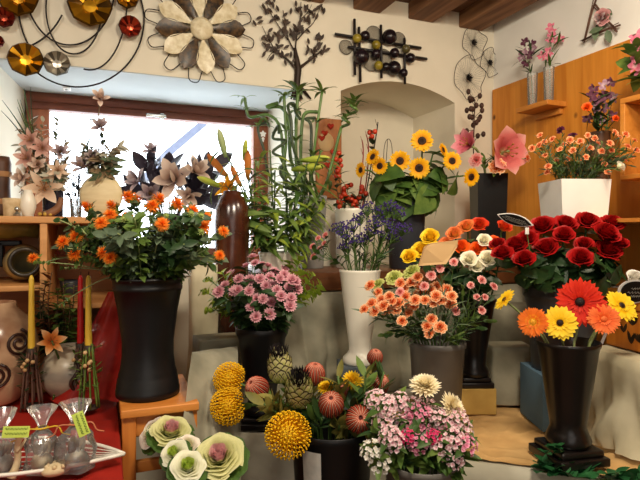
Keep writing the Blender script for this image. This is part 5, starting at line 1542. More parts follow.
# green ivy lying along the front of the table and one leafy sprig on the gerbera vase foot
pI = at(590, 474, 1.40)
IV = [at(x, y, d) for x, y, d in ((540, 473, 1.43), (552, 474, 1.42), (568, 476, 1.405), (590, 474, 1.39), (612, 472, 1.375), (632, 474, 1.36), (650, 476, 1.35))]
for p in IV: p.z = TZ + .004
t = thing('ivy_sprig', 'dark green ivy trailing along the table edge below the gerbera vase', 'ivy', IV[0]); rp = IV[0]
P = curve(IV, 6)
g = G(); g.add(tube([p - rp for p in P], .002, 5)); ob('stem', g, STEM, t)
g = G()
for i in range(70):
    q = P[R.randrange(len(P))]; g.add(blade(.042, .032, -.5, .2, 5, 2, .7), T(q - rp + V((R.uniform(-.02, .02), R.uniform(-.03, .02), R.uniform(0, .016)))) @ RZ(R.uniform(0, 6.28)) @ RX(R.uniform(.2, 1.4)))
ob('foliage', g, mat('ivy_leaf', (46, 104, 56), (26, 72, 40), rough=.4, scale=30, trans=.1), t)
q = at(562, 446, 1.40); q.z = TZ1 + .05
t = thing('leaf_sprig', 'green leafy sprig lying on the foot of the gerbera vase', 'sprig', q); rp = q
P = curve([q, q + rt * -.02 + V((0, 0, .012)), q + rt * -.04 - V((0, 0, .005))], 4)
g = G(); g.add(tube([p - rp for p in P], .0015, 5)); ob('stem', g, STEM, t)
g = G()
for i in range(18): g.add(blade(.026, .016, -.3, .2), T(P[i % len(P)] - rp) @ RZ(R.uniform(0, 6.28)) @ RX(R.uniform(-.2, .9)))
ob('foliage', g, MATS['ivy_leaf'], t)

# ------------------------------------------------------------------ wall decorations on the back wall
def wY(x, y, o=.012): return onY(x, y, YB - o)


FACE = V((0, -1, 0))
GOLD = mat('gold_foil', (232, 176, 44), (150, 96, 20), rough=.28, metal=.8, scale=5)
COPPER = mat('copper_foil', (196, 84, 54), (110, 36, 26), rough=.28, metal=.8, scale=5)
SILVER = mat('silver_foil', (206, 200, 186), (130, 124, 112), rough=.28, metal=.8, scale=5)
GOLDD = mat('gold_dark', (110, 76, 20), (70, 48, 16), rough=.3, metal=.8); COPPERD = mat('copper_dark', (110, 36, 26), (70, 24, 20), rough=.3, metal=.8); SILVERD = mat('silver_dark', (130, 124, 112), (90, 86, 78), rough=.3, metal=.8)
t = thing('metal_wall_art', 'wall art of dark wire rings set with gold, copper and silver discs', 'wall art', wY(70, 30)); rp = t.location
W = lambda x, y, o=.012: wY(x, y, o) - rp


def arc(cx, cy, rx, ry, a0, a1, o=.014, nm='wire_ring'):
    P = [W(cx + rx * cos(rad(a0 + (a1 - a0) * i / 40)), cy - ry * sin(rad(a0 + (a1 - a0) * i / 40)), o) for i in range(41)]
    g = G(); g.add(tube(P, .0035, 6)); ob(nm, g, WIRE, t)


arc(78, 20, 66, 67, -150, 60); arc(70, -15, 45, 60, -180, 0, .02); arc(74, 8, 28, 46, 100, 360, .026); arc(68, 2, 50, 70, 150, 270, .02); arc(90, 0, 37, 70, -100, 20, .024); arc(10, -20, 60, 70, 270, 330, .02)


def disc8(x, y, r, m, o=.035):
    g = G(); k = 16
    c = W(x, y, o); R_ = px2m(r, (wY(x, y) - CAM).dot(fw))
    prof = [(.30, .0), (.34, .004), (.92, -.016), (1.0, -.008)]
    vs = [c + V((0, -.002, 0))]; fs = []
    for rr, z in prof:
        for j in range(k):
            a = 2 * pi * j / k; q = rr * R_ * (1 if j % 2 else 1.05); vs.append(c + V((q * cos(a), z - .006 * (j % 2) * (rr > .5), q * sin(a))))
    for j in range(k): fs.append((0, 1 + j, 1 + (j + 1) % k))
    for l in range(3):
        for j in range(k): a, b = 1 + l * k + j, 1 + l * k + (j + 1) % k; fs.append((a, a + k, b + k, b))
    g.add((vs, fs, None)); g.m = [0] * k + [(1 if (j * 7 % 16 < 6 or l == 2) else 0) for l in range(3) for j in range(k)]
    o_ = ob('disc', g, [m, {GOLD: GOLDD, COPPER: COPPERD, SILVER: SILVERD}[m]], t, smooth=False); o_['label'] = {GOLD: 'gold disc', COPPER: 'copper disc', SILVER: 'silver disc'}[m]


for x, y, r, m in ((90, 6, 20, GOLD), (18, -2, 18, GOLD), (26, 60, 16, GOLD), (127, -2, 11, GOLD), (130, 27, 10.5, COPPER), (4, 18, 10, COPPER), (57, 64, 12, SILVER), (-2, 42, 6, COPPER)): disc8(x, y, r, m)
g = G()
for x, y in ((90, 6), (26, 60), (130, 27), (57, 64)): g.add(tube([W(x, y, .03), W(x, y, 0)], .004, 6))
ob('standoff', g, WIRE, t)

# big flower of metal and mother-of-pearl petals
t = thing('metal_flower', 'large wall flower of alternating cream and dark mosaic petals', 'wall art', wY(201, 30)); rp = t.location
CAP = mat('capiz_cream', (236, 226, 196), (206, 190, 150), rough=.35, scale=40)
DKP = mat('mosaic_dark', (92, 66, 34), (18, 12, 9), rough=.35, scale=60)
dd = (wY(201, 30) - CAM).dot(fw); k_ = dd / F
for i in range(12):
    a = 2 * pi * i / 12 + .12
    X = T(V((0, -.016, 0))) @ MX(((1, 0, 0), (0, 0, -1), (0, 1, 0))).to_4x4() @ RZ(a) @ T((0, .038, 0)) @ RX(.12)
    L_ = k_ * 45 - .038
    g = G(); vs, fs, ts = blade(L_, L_ * .50, -.2, .12, 8, 4, 1.7, .75); n_ = len(vs)
    vs = [V(q) for q in vs]; g.add((vs + [q + V((0, 0, -.003)) for q in vs], fs + [tuple(n_ + j for j in reversed(f)) for f in fs], ts + ts), X)
    o_ = ob('petal', g, CAP if i % 2 == 0 else DKP, t); o_['label'] = 'cream petal' if i % 2 == 0 else 'dark mosaic petal'
    a2 = a + pi / 12; r1, r2 = k_ * 42, k_ * 53
    P = curve([V((sin(-a2 + .16) * r1, -.01, cos(a2 - .16) * r1)), V((sin(-a2 + .08) * r2, -.01, cos(a2 - .08) * r2)), V((sin(-a2 - .08) * r2, -.01, cos(a2 + .08) * r2)), V((sin(-a2 - .16) * r1, -.01, cos(a2 + .16) * r1))], 5)
    g = G(); g.add(tube(P, .0024, 5)); ob('wire_loop', g, WIRE, t)
g = G(); g.add(lathe([(.0005, .024), (.03, .022), (k_ * 11, .012), (k_ * 11.5, .004), (k_ * 11, 0)], 24), T((0, -.014, 0)) @ RX(pi / 2)); ob('flower_disc', g, CAP, t)

# metal tree
t = thing('metal_tree', 'dark metal tree with many small leaves on the cream wall', 'wall art', wY(296, 60)); rp = t.location
IRON = mat('dark_iron', (58, 44, 34), (40, 30, 24), rough=.5, metal=.5)
W = lambda x, y, o=.012: wY(x, y, o) - rp
g = G()
P = curve([W(298, 99), W(297, 84), W(298, 70), W(296, 56), W(295, 48)], 4)
g.add(tube(P, [.026, .019, .017, .016, .016, .016, .016, .017, .018, .017, .015, .014, .012, .010, .009, .008, .007][:len(P)], 8))
for x in (291, 294, 302, 311): g.add(tube([W(297, 84), W((297 + x) / 2, 91), W(x, 99)], [.012, .009, .004], 6))
ob('trunk', g, IRON, t)
leafpts = []
for br, r_ in (([(297, 70), (288, 60), (275, 50), (262, 42)], .007), ([(297, 70), (306, 63), (315, 56), (322, 50)], .008), ([(295, 52), (288, 38), (285, 22), (283, 10)], .004), ([(295, 52), (297, 35), (300, 20), (301, 2)], .004), ([(288, 40), (278, 25), (270, 12), (266, 2)], .003), ([(297, 40), (306, 30), (314, 22), (320, 8)], .003), ([(312, 58), (316, 48), (318, 40)], .003), ([(275, 50), (268, 38), (262, 26)], .003), ([(288, 36), (281, 34), (274, 33)], .002), ([(300, 20), (308, 12), (312, 4)], .002), ([(275, 50), (270, 55), (267, 60)], .002)):
    P = curve([W(*b) for b in br], 5); g = G(); g.add(tube(P, [r_ * (1 - .6 * i / (len(P) - 1)) for i in range(len(P))], 6)); ob('branch', g, IRON, t); leafpts += P[3:]
g = G()
for i in range(130):
    q = R.choice(leafpts) + V((R.uniform(-.035, .035), -.004, R.uniform(-.03, .03)))
    g.add(blade(.032, .014, 0, .15, 4, 2), T(q) @ MX(((1, 0, 0), (0, 0, -1), (0, 1, 0))).to_4x4() @ RZ(R.uniform(-1.2, 1.2)) @ RX(.2))
ob('foliage', g, IRON, t)

# rod and ball relief
t = thing('rod_relief', 'wall art of crossed dark rods with black and gold balls', 'wall art', wY(382, 52)); rp = t.location
W = lambda x, y, o=.02: wY(x, y, o) - rp
for a, b in (((354.5, 19), (355, 75)), ((359, 27), (360.5, 82)), ((381, 25), (381.5, 78)), ((404.5, 38), (405, 84)), ((335, 34), (421, 48)), ((348, 47), (427, 59))):
    g = G(); A_, B_ = W(*a, .02), W(*b, .02); g.add(tube([A_, B_], .0075, 4)); ob('rod', g, mat('rod_black', (32, 26, 26), (24, 20, 20), rough=.5), t)
BG = mat('ball_black', (34, 22, 28), (20, 14, 18), rough=.25); GG = mat('ball_gold', (170, 150, 50), (110, 96, 30), rough=.3)
for x, y, r, m in ((365, 36, 5, BG), (389.5, 37, 7.5, BG), (361, 57, 8, BG), (376, 54, 5, BG), (394.5, 53, 5, BG), (410.5, 58, 5, BG), (386, 67, 4.5, BG), (394, 68, 7, BG), (403.5, 73, 4.5, BG), (357, 38.5, 4.5, GG), (376, 45, 4.5, GG), (378.5, 65.5, 4.5, GG), (406, 49, 4.5, mat('ball_olive', (84, 76, 44), (54, 48, 30), rough=.3))):
    g = G(); g.add(ball(px2m(r, 2.75), 14, 10), T(W(x, y, .035))); ob('ball', g, m, t)
MESHM = mat('grey_mesh', (150, 142, 126), (120, 112, 98), rough=.6, alpha=.35)
for x, y, r in ((374, 35, 9), (346, 47, 7), (371, 62, 9), (399, 40, 8), (384, 58, 9)):
    g = G(); g.add(lathe([(.0005, 0), (px2m(r, 2.75), 0), (px2m(r, 2.75), .002), (.0005, .002)], 20), T(W(x, y, .010)) @ RX(pi / 2)); ob('mesh_disc', g, MESHM, t)
    g = G(); g.add(tube([W(x, y, .010) + V((px2m(r, 2.75) * cos(a / 10 * pi), 0, px2m(r, 2.75) * sin(a / 10 * pi))) for a in range(21)], .0015, 4)); ob('mesh_rim', g, WIRE, t)

# three wire flowers
for x, y, r, lb in ((473, 43, 14, 'dark wire wall flower, topmost of three'), (468, 78, 18, 'dark wire wall flower, lowest and largest of three'), (489, 63, 12, 'dark wire wall flower, smallest of three, nearest the corner')):
    t = thing('wire_flower', lb, 'wall art', wY(x, y)); kk = px2m(r, 2.95)
    rim = lambda a: V((kk * cos(a) * (1 + .06 * sin(5 * a)), -.012 - .012 * sin(5 * a), kk * sin(a) * (1.15 + .06 * cos(4 * a))))
    g = G(); g.add(tube([rim(2 * pi * i / 60) for i in range(61)], .0017, 5)); ob('wire_rim', g, WIRE, t)
    g = G()
    for i in range(44):
        q = rim(2 * pi * i / 44 + .02); g.add(tube([q * .16 + V((0, .002, 0)), q * .6 + V((0, .004, 0)), q * (.97 if i % 2 else .8)], .0005, 3, False))
    ob('wire_spoke', g, WIRE, t)
    g = G()
    for i in range(26):
        a = i * 2.4; rr = kk * .05 * math.sqrt(i); g.add(tube([V((rr * cos(a) * .4, .0, rr * sin(a) * .4)), V((rr * cos(a), -.016, rr * sin(a)))], .0025, 4))
    ob('flower_disc', g, WIRE, t)

# decorated wooden board with heart shapes behind the bamboo
t = thing('wooden_plaque', 'rust coloured wooden board with red felt hearts behind the bamboo', 'wall decoration', wY(328, 150)); rp = t.location
W = lambda x, y, o=.012: wY(x, y, o) - rp
cA, cB = W(316, 198, .012), W(341, 120, .012)
g = G(); g.add(bx(cA.x, cB.x, -.008, .010, cA.z, cB.z, .003)); ob('board', g, wood('rust_board', (176, 112, 62), (146, 84, 44)), t)
g = G(); g.add(lathe([(.0005, .006), (.040, .005), (.042, 0)], 20), T(W(326, 142, .021)) @ RX(pi / 2) @ S(1, 1.1, 1)); ob('felt_disc', g, mat('felt_beige', (206, 176, 130), (186, 150, 104)), t)
for x, y in ((325, 133), (331, 126), (322, 138), (334, 152), (328, 165)):
    g = G(); b_ = W(x, y, .030)
    P = [b_ + V((.016 * sin(a) ** 3, 0, .0013 * (10 * cos(a) - 4 * cos(2 * a) - 2 * cos(3 * a)))) for a in [2 * pi * i / 24 for i in range(24)]]
    g.add(slab(P, V((0, .008, 0)))); ob('felt_heart', g, mat('felt_red', (186, 50, 26), (156, 36, 20)), t)
# ------------------------------------------------------------------ left shelf top: artificial arrangements
UT = 1.512
TWG = mat('dry_twig', (150, 128, 96), (110, 90, 64), rough=.8)
v = vase('flower_vase', 'dark navy square-shouldered vase on the shelf unit with beige lilies', 'vase', 0, 0, UT, [(.030, 0), (.034, .003), (.036, .10), (.030, .118), (.032, .126)], mat('navy_glaze', (34, 36, 58), (24, 26, 44), rough=.25), pos=at(53, 200, 2.00) * 1)
LA = [(22, 178, 20, 'magnolia_beige', 'beige artificial lily low at the white wall side'), (58, 170, 20, 'lily_beige', 'small beige artificial lily beside the bright window'), (26, 158, 22, 'lily_rose', 'dusty pink artificial lily facing the white reveal, middle height'), (44, 188, 38, 'lily_beige', 'large beige artificial lily hanging in front of the navy vase'), (30, 140, 22, 'lily_rose', 'dusty pink artificial lily just under the grass tuft'), (42, 148, 22, 'lily_rose', 'dusty pink artificial lily above the beige ones'), (60, 152, 18, 'magnolia_mauve', 'mauve artificial magnolia beside the bright window'), (38, 165, 18, 'magnolia_beige', 'beige artificial magnolia half hidden in the twigs')]
BLOOM['lily_beige'] = b_lily([(0, (170, 130, 100)), (.5, (226, 194, 164)), (1, (240, 218, 194))], 'lilybeige', curl=-.7); BLOOM['lily_rose'] = b_lily([(0, (140, 96, 84)), (.5, (206, 156, 140)), (1, (226, 190, 172))], 'lilyrose', curl=-.4)
KOFF.update(lily_beige=.15, lily_rose=.15)
for x, y, w_, k_, lb in LA:
    B = at(x, y, 1.94); flower('artificial_lily' if 'lily' in k_ else 'artificial_magnolia', lb, 'flower', None, v, B, k_, px2m(w_ * 1.1, 1.94), .002, TWG, (), LEAF, mix=(.4, .2, .9), neck=.03, nvar=1)
for i in range(34):
    B = at(R.uniform(16, 68), R.uniform(118, 198), 1.98 + R.uniform(-.06, .06))
    greens('dry_twig', 'fine dry twig in the navy vase arrangement', 'twig', 'dry twigs in the navy vase', v, B, [dict(n=18, L=.036, W=.012, a=.2, b=1, el=.7)], R.choice([TWG, LEAFG, mat('leaf_silver', (196, 192, 172), (160, 156, 136))]), .0013, TWG)
for i in range(9):
    B = at(R.uniform(0, 42), R.uniform(86, 118), 1.98)
    P = stem_path(v, B, .5); root = P[0].copy()
    t = thing('grass_blade', 'long dark green grass blade rising above the beige lilies', 'grass', root, 0, 'grass blades in the navy vase')
    g = G(); g.add(tube([p - root for p in P], [.0012] * 4 + [.003, .0034, .0034, .0032, .003, .0026, .002, .0014, .0006], 4)); ob('blade', g, R.choice([LEAFD, LEAFM, LEAFG]), t)
for x, y in ((18, 150), (21, 151)):
    pass
pp = at(28, 200, 1.90)
v2 = vase('flower_vase', 'small glossy white egg shaped vase in front of the beige lilies', 'vase', 0, 0, UT, [(.014, 0), (.016, .002), (.026, .035), (.025, .06), (.016, .085), (.013, .095)], WHITEP, pos=V((pp.x, pp.y, 0)), n=20)
pp = at(12, 200, 1.88)
v2 = vase('cup', 'rough cream cup standing at the wall end of the shelf unit', 'cup', 0, 0, UT, [(.024, 0), (.026, .003), (.029, .055), (.030, .064)], mat('cream_stone', (222, 200, 160), (190, 164, 120), scale=40, bump=.3), pos=V((pp.x, pp.y, 0)), n=20)
pp = at(1, 195, 1.98)
t = thing('wood_log', 'dark brown carved wooden block at the wall end of the shelf', 'decoration', (pp.x, pp.y, UT))
g = G(); g.add(lathe([(.0005, 0), (.030, 0), (.034, .02), (.030, .12), (.034, .20), (.028, .225), (.0005, .228)], 16)); ob('body', g, mat('brown_wood', (96, 60, 38), (66, 40, 26), rough=.5), t)
g = G(); g.add(lathe([(.035, .05), (.037, .06), (.034, .07)], 16)); ob('carved_band', g, mat('tan_wood', (176, 130, 84), (150, 104, 62)), t)
g = G(); g.add(lathe([(.035, .15), (.037, .16), (.035, .17)], 16)); ob('carved_band', g, mat('tan_wood', (176, 130, 84), (150, 104, 62)), t)
pp = at(50, 208, 1.88)
t = thing('driftwood', 'curved brown driftwood horn lying before the navy vase', 'decoration', (pp.x, pp.y, UT + .008))
g = G(); P = curve([V((-.03, 0, .002)), V((0, -.01, .006)), V((.025, 0, .025)), V((.036, .01, .06))], 5); g.add(tube(P, [.008 + .006 * sin(pi * i / (len(P) - 1)) for i in range(len(P))], 8)); ob('horn', g, mat('brown_wood2', (136, 92, 62), (100, 64, 42)), t)
for i in range(3):
    g = G(); g.add(ball(.007, 8, 6), T((-.03 + i * .016, -.016, .002))); ob('seed', g, mat('seed_gold', (196, 160, 70), (150, 116, 40)), t)
pp = at(17, 212, 1.84)
t = thing('glass_trinket', 'tiny sparkling glass trinket at the front of the shelf board', 'trinket', (pp.x, pp.y, UT))
g = G(); g.add(lathe([(.0005, 0), (.010, 0), (.012, .008), (.006, .016), (.0005, .018)], 8)); ob('base', g, SILVER, t, smooth=False)
g = G(); g.add(ball(.009, 8, 6), T((0, 0, .026))); ob('bead', g, CHROME, t)

# round cream disc vase with mauve magnolias
pp = at(101, 190, 2.02)
t = thing('disc_vase', 'round flat cream disc vase on the shelf unit', 'vase', (pp.x, pp.y, UT), CR)
CRD = mat('cream_disc', (230, 214, 174), (214, 194, 148), rough=.5, scale=8, stretch=(1, 1, 6))
rD = px2m(21.5, 2.02)
g = G(); g.add(lathe([(.0005, -.020), (rD * .8, -.018), (rD * .97, -.008), (rD, 0), (rD * .97, .008), (rD * .8, .018), (.0005, .020)], 40), T((0, 0, rD + .006)) @ RX(pi / 2)); ob('body', g, CRD, t)
g = G(); g.add(lathe([(.020, 0), (.026, 0), (.020, .012), (.012, .016)], 16)); ob('foot', g, CRD, t)
g = G(); g.add(lathe([(.014, 0), (.017, .012), (.016, .012), (.012, 0)], 16), T((-.02, 0, rD * 2 + .002))); ob('neck', g, CRD, t)
v = Vase(); v.o = t; v.C = V((pp.x, pp.y, UT + 2 * rD + .012)); v.R = .013; v.zb = UT + 2 * rD - .002; v.Rb = .008
for x, y, w_, k_, lb in ((101, 127, 19, 'magnolia_mauve', 'pale mauve artificial magnolia standing tall above the disc vase'), (100, 99, 20, 'magnolia_beige', 'pale artificial magnolia highest, in front of the window head'), (84, 168, 26, 'magnolia_mauve', 'mauve artificial magnolia hanging over the edge of the disc vase'), (93, 158, 18, 'magnolia_mauve', 'mauve artificial magnolia lying on the rim of the disc vase')):
    B = at(x, y, 1.98); flower('artificial_magnolia', lb, 'flower', None, v, B, k_, px2m(w_ * 1.1, 1.98), .002, TWG, [dict(n=4, L=.05, W=.018, a=.2, b=.8)], LEAFG, mix=(.5, .6, .5), neck=.03, nvar=2)
for i in range(24):
    greens('silver_leaf_twig', 'silvery leafy twig spilling over the round cream disc vase', 'twig', 'silvery twigs on the disc vase', v, at(R.uniform(76, 124), R.uniform(142, 176), 1.98), [dict(n=9, L=.05, W=.016, a=.2, b=1, el=.6)], R.choice([LEAFG, mat('leaf_silver', (196, 192, 172), (160, 156, 136)), TWG]), .0014, TWG)
pp = at(76, 214, 2.06)
v = vase('glass_vase', 'narrow clear glass vase of dark twigs between navy and disc vases', 'vase', 0, 0, UT, [(.018, 0), (.019, .002), (.022, .07), (.023, .075)], CG, .002, pos=V((pp.x, pp.y, 0)), n=16)
for i in range(9):
    greens('dark_twig', 'dark blue grey twig in the narrow clear glass vase', 'twig', 'dark twigs in the narrow glass vase', v, at(R.uniform(66, 84), R.uniform(160, 195), 2.04), [dict(n=9, L=.032, W=.007, a=.1, b=1, el=.8)], mat('leaf_blue', (84, 92, 104), (56, 62, 74)), .0014, mat('twig_dark', (60, 50, 50), (44, 36, 36)))

# dark vase with beige magnolias on the window sill, and amber brown vase
pp = V((.30, 2.66, 0))
v = vase('flower_vase', 'tall dark vase with beige magnolias on the window sill', 'vase', 0, 0, ZS, [(.05, 0), (.054, .004), (.075, .12), (.07, .2), (.05, .235), (.056, .25)], mat('dark_glaze', (54, 40, 44), (38, 28, 32), rough=.25), pos=pp)
for x, y, w_, k_, o, lb in ((175, 180, 44, 'magnolia_beige', (-.3, 0, .2), 'largest beige artificial magnolia in front of the window'), (195, 172, 32, 'magnolia_beige', (.5, 0, .5), 'beige artificial magnolia behind the largest one, towards the lilies'), (139, 181, 28, 'magnolia_mauve', (-.7, 0, .3), 'mauve artificial magnolia pointing to the disc vase'), (150, 151, 18, 'magnolia_mauve', (.2, 0, .8), 'small mauve artificial magnolia bud high against the bright window'), (150, 194, 26, 'magnolia_mauve', (0, 0, .1), 'mauve artificial magnolia low behind the safflowers'), (188, 196, 26, 'magnolia_beige', (.1, 0, -.2), 'beige artificial magnolia drooping behind the safflowers')):
    B = at(x, y, 2.55); flower('artificial_magnolia', lb, 'flower', None, v, B, k_, px2m(w_ * 1.08, 2.55), .003, MATS['twig_dark'], [dict(n=5, L=.10, W=.04, a=.3, b=.9)], mat('leaf_plum', (70, 60, 72), (48, 42, 54), rough=.5), fd=CAMDIR(B) * .8 + rt * o[0] + V((0, 0, o[2])), neck=.05, nvar=2)
for x, y in ((160, 158), (168, 165), (152, 165), (205, 170), (212, 176), (208, 190), (216, 165), (200, 185), (146, 170), (130, 190), (160, 180), (212, 200)):
    greens('plum_leaf_stem', 'dark plum leafed stem behind the beige magnolias', 'stem', 'plum leaf stems on the window sill', v, at(x, y, 2.62), [dict(n=6, L=.12, W=.055, a=.4, b=1, el=.6, curl=.2)], MATS['leaf_plum'], .0025, MATS['twig_dark'])
pp = at(232, 240, 2.12)
v = vase('floor_vase', 'tall glossy amber brown vase standing behind the pink chrysanthemums', 'vase', 0, 0, TZ1, [(.040, 0), (.045, .004), (.058, .30), (.066, .58), (.069, .66), (.064, .72), (.048, .758), (.034, .772), (.034, .782)], mat('amber_glaze', (84, 42, 24), (50, 22, 14), rough=.22, spec=.7), pos=pp)

# ------------------------------------------------------------------ pots in the shelf unit
def lying(name, label, pos, prof, m, d, lip=None):
    t = thing(name, label, 'vase', pos)
    X = face(V(), d)
    inner = [(max(r - .006, .004), z) for r, z in reversed(prof[1:])]
    g = G(); g.add(lathe([(.0005, prof[0][1])] + prof + inner + [(.0005, prof[0][1] + .01)], 28), X); ob('body', g, m, t)
    if lip:
        g = G(); r, z = prof[-1]; g.add(lathe([(r + .004, z - .004), (r + .006, z + .004), (r - .006, z + .006), (r - .008, z - .004), (r + .004, z - .004)], 28), X); ob('lip', g, lip, t)
    return t


GLZ = mat('gold_green_glaze', (190, 158, 74), (84, 90, 50), rough=.25, scale=9)
GLZ2 = mat('grey_gold_glaze', (196, 170, 104), (110, 112, 96), rough=.25, scale=7)
p = at(24, 270, 1.86); p.z = 1.29 + .066
lying('vase', 'grey gold glazed vase lying with its dark mouth towards the room', p, [(.03, -.12), (.055, -.09), (.064, -.03), (.055, .03), (.042, .05), (.045, .07)], GLZ2, V((.15, -1, .05)), mat('glaze_dark', (70, 60, 44), (40, 34, 26), rough=.3))
p = at(14, 244, 1.96) + V((-.05, 0, 0)); p.z = 1.29 + .19
t = thing('vase', 'gold glazed long vase lying across on top of the grey gold one', 'vase', p)
g = G(); g.add(lathe([(.0005, -.13), (.03, -.125), (.045, -.06), (.042, .03), (.028, .09), (.030, .13), (.024, .128), (.0005, .05)], 24), face(V(), V((1, .1, -.1)))); ob('body', g, GLZ, t)
g = G(); g.add(box(.03, .05, .09, (0, .03, -.10), .004)); g.add(box(.14, .05, .02, (-.0, .03, -.06), .004)); ob('stand', g, BLACKP, t)
# big swirl vessel and round pot on the lower board
SW = mat('swirl_glaze', (224, 190, 150), (120, 74, 52), rough=.2, scale=6)
p = V((-.30, 1.86, SZ + .015))
t = thing('scroll_pot', 'large cream and brown glazed pot with dark coiled spirals', 'pot', p)
g = G(); g.add(lathe([(.0005, 0), (.06, 0), (.075, .01), (.118, .10), (.125, .17), (.105, .24), (.062, .285), (.060, .30), (.054, .30), (.0005, .22)], 32)); ob('body', g, SW, t)
for ax, az, s_ in ((-.5, .09, 1), (.2, .10, .9), (-.1, .19, 1.1), (.7, .19, .9)):
    P = []
    for i in range(34):
        q = i / 33; a = q * 4.4 * pi; r = .006 + .036 * q * s_
        z = az + r * sin(a); th = ax + r * cos(a) / .118
        rr = .062 + .062 * max(0, 1 - ((z - .16) / .17) ** 2) + .003
        P.append((rr * sin(th), -rr * cos(th), z))
    g = G(); g.add(tube(P, .0045, 6)); ob('coil', g, mat('coil_dark', (60, 36, 28), (40, 24, 20), rough=.3), t)
p = V((-.085, 1.82, SZ + .015))
t = thing('round_pot', 'round grey cream pot with a dark streak behind the orange lily', 'pot', p)
g = G(); g.add(lathe([(.0005, 0), (.04, 0), (.05, .006), (.085, .05), (.092, .085), (.075, .13), (.04, .155), (.036, .165), (.03, .163), (.0005, .1)], 32)); ob('body', g, mat('grey_cream_glaze', (206, 190, 160), (140, 130, 116), rough=.3, scale=4, stretch=(1, 1, 4)), t)
g = G(); P = [((.062 + .031 * max(0, 1 - ((z - .08) / .09) ** 2) + .002) * sin(.15 + .12 * sin(z * 70)), -(.062 + .031 * max(0, 1 - ((z - .08) / .09) ** 2) + .002) * cos(.15 + .12 * sin(z * 70)), z) for z in [.03 + .1 * i / 16 for i in range(17)]]
g.add(tube(P, .006, 6)); ob('streak', g, MATS['coil_dark'], t)
# dark red dried bunch and gift bits in the second cubby
p = at(70, 250, 2.06); p.z = 1.224
t = thing('heather_bunch', 'dark wine red dried flower bush in the cubbyhole behind the candles', 'dried flower', p)
g = G(); g.add(lathe([(.0005, 0), (.03, 0), (.036, .05), (.03, .055), (.0005, .03)], 16)); ob('pot', g, DGREYP, t)
g = G()
for i in range(260):
    a = R.uniform(0, 6.28); e = R.uniform(-.2, 1.5); r = R.uniform(.4, 1) ** .5
    q = V((.056 * r * cos(a) * cos(e), .056 * r * sin(a) * cos(e), .13 + .09 * r * sin(e)))
    g.add(blade(.018, .008, 0, .2, 2, 2), T(q) @ RZ(a) @ RX(e))
ob('foliage', g, mat('wine_dry', (206, 84, 120), (150, 48, 80), rough=.8), t)
p = V((-.01, 1.99, SZ + .04))
t = thing('tinsel_parcel', 'small parcel in crinkled silver foil behind the candles', 'parcel', (-.02, 1.99, .975))
g = G()
def crink(a, b, c, s=1.0):
    vs, fs, ts = lathe([(.0005, 0)] + [(c * (.7 + .3 * sin(pi * i / 12)), b * i / 12) for i in range(13)] + [(.0005, b)], 26)
    vs = [(x * (1 + .22 * nz(x * 60 * s, y * 60 * s, z * 50 * s)), y * (1 + .22 * nz(x * 60 * s + 5, y * 60 * s, z * 50 * s)), z) for x, y, z in vs]
    return vs, fs, ts


g.add(crink(0, .13, .055)); ob('foil_body', g, mat('silver_crinkle', (196, 196, 200), (120, 122, 130), rough=.25, metal=.7, scale=30), t, smooth=False)
g = G(); g.add(crink(0, .05, .03), T((0, 0, .125))); ob('foil_top', g, MATS['silver_crinkle'], t, smooth=False)

# ------------------------------------------------------------------ candles in twig holders
def candle(label, hlabel, x, y0, y1, d, m, twig):
    b = at(x, 402, d); zb = SZ + .022
    base = V((b.x, b.y, zb))
    zt, zs = zat(y0, d), zat(y1, d)
    h = thing('candle_holder', hlabel, 'candle holder', base)
    g = G()
    for i in range(9):
        a = i * .7; P = [V((.022 * cos(a) * (1.3 - q * .8), .022 * sin(a) * (1.3 - q * .8), (zs - zb) * q + .01 * sin(6 * q + i))) for q in [j / 7 for j in range(8)]]
        g.add(tube(P, .0028, 5))
    ob('twig_bundle', g, twig, h)
    g = G(); g.add(lathe([(.0005, 0), (.026, 0), (.027, .006), (.0005, .008)], 14)); ob('holder_foot', g, mat('holder_dark', (60, 44, 32), (40, 30, 22)), h)
    g = G(); g.add(lathe([(.012, zs - zb - .012), (.014, zs - zb + .006), (.0115, zs - zb + .006), (.0105, zs - zb - .012), (.012, zs - zb - .012)], 14)); ob('cup', g, mat('holder_dark', (60, 44, 32), (40, 30, 22)), h)
    g = G()
    for i in range(34):
        a = R.uniform(0, 6.28); z = R.uniform(.3, 1.0) * (zs - zb); g.add(blade(.026, .010, .2, .2, 3, 2), T((.018 * cos(a), .018 * sin(a), z)) @ RZ(a - pi / 2) @ RX(R.uniform(-.4, .8)))
    ob('foliage', g, R.choice([LEAFM, LEAFD]), h)
    for i in range(5):
        g = G(); a = R.uniform(3.6, 5.6); g.add(ball(.006, 8, 5), T((.026 * cos(a), .026 * sin(a), (zs - zb) * R.uniform(.6, .98)))); ob('seed', g, mat('seed_pale', (226, 190, 140), (190, 150, 100)), h)
    c = thing('candle', label, 'candle', (b.x, b.y, zs + .0))
    g = G(); g.add(lathe([(.0005, 0), (.0098, 0), (.0098, .01), (.0070, zt - zs - .012), (.0035, zt - zs - .002), (.0005, zt - zs)], 16)); ob('wax_body', g, m, c)
    g = G(); g.add(tube([(0, 0, zt - zs - .002), (.001, 0, zt - zs + .010)], .001, 5)); ob('wick', g, WIRE, c)
    return h


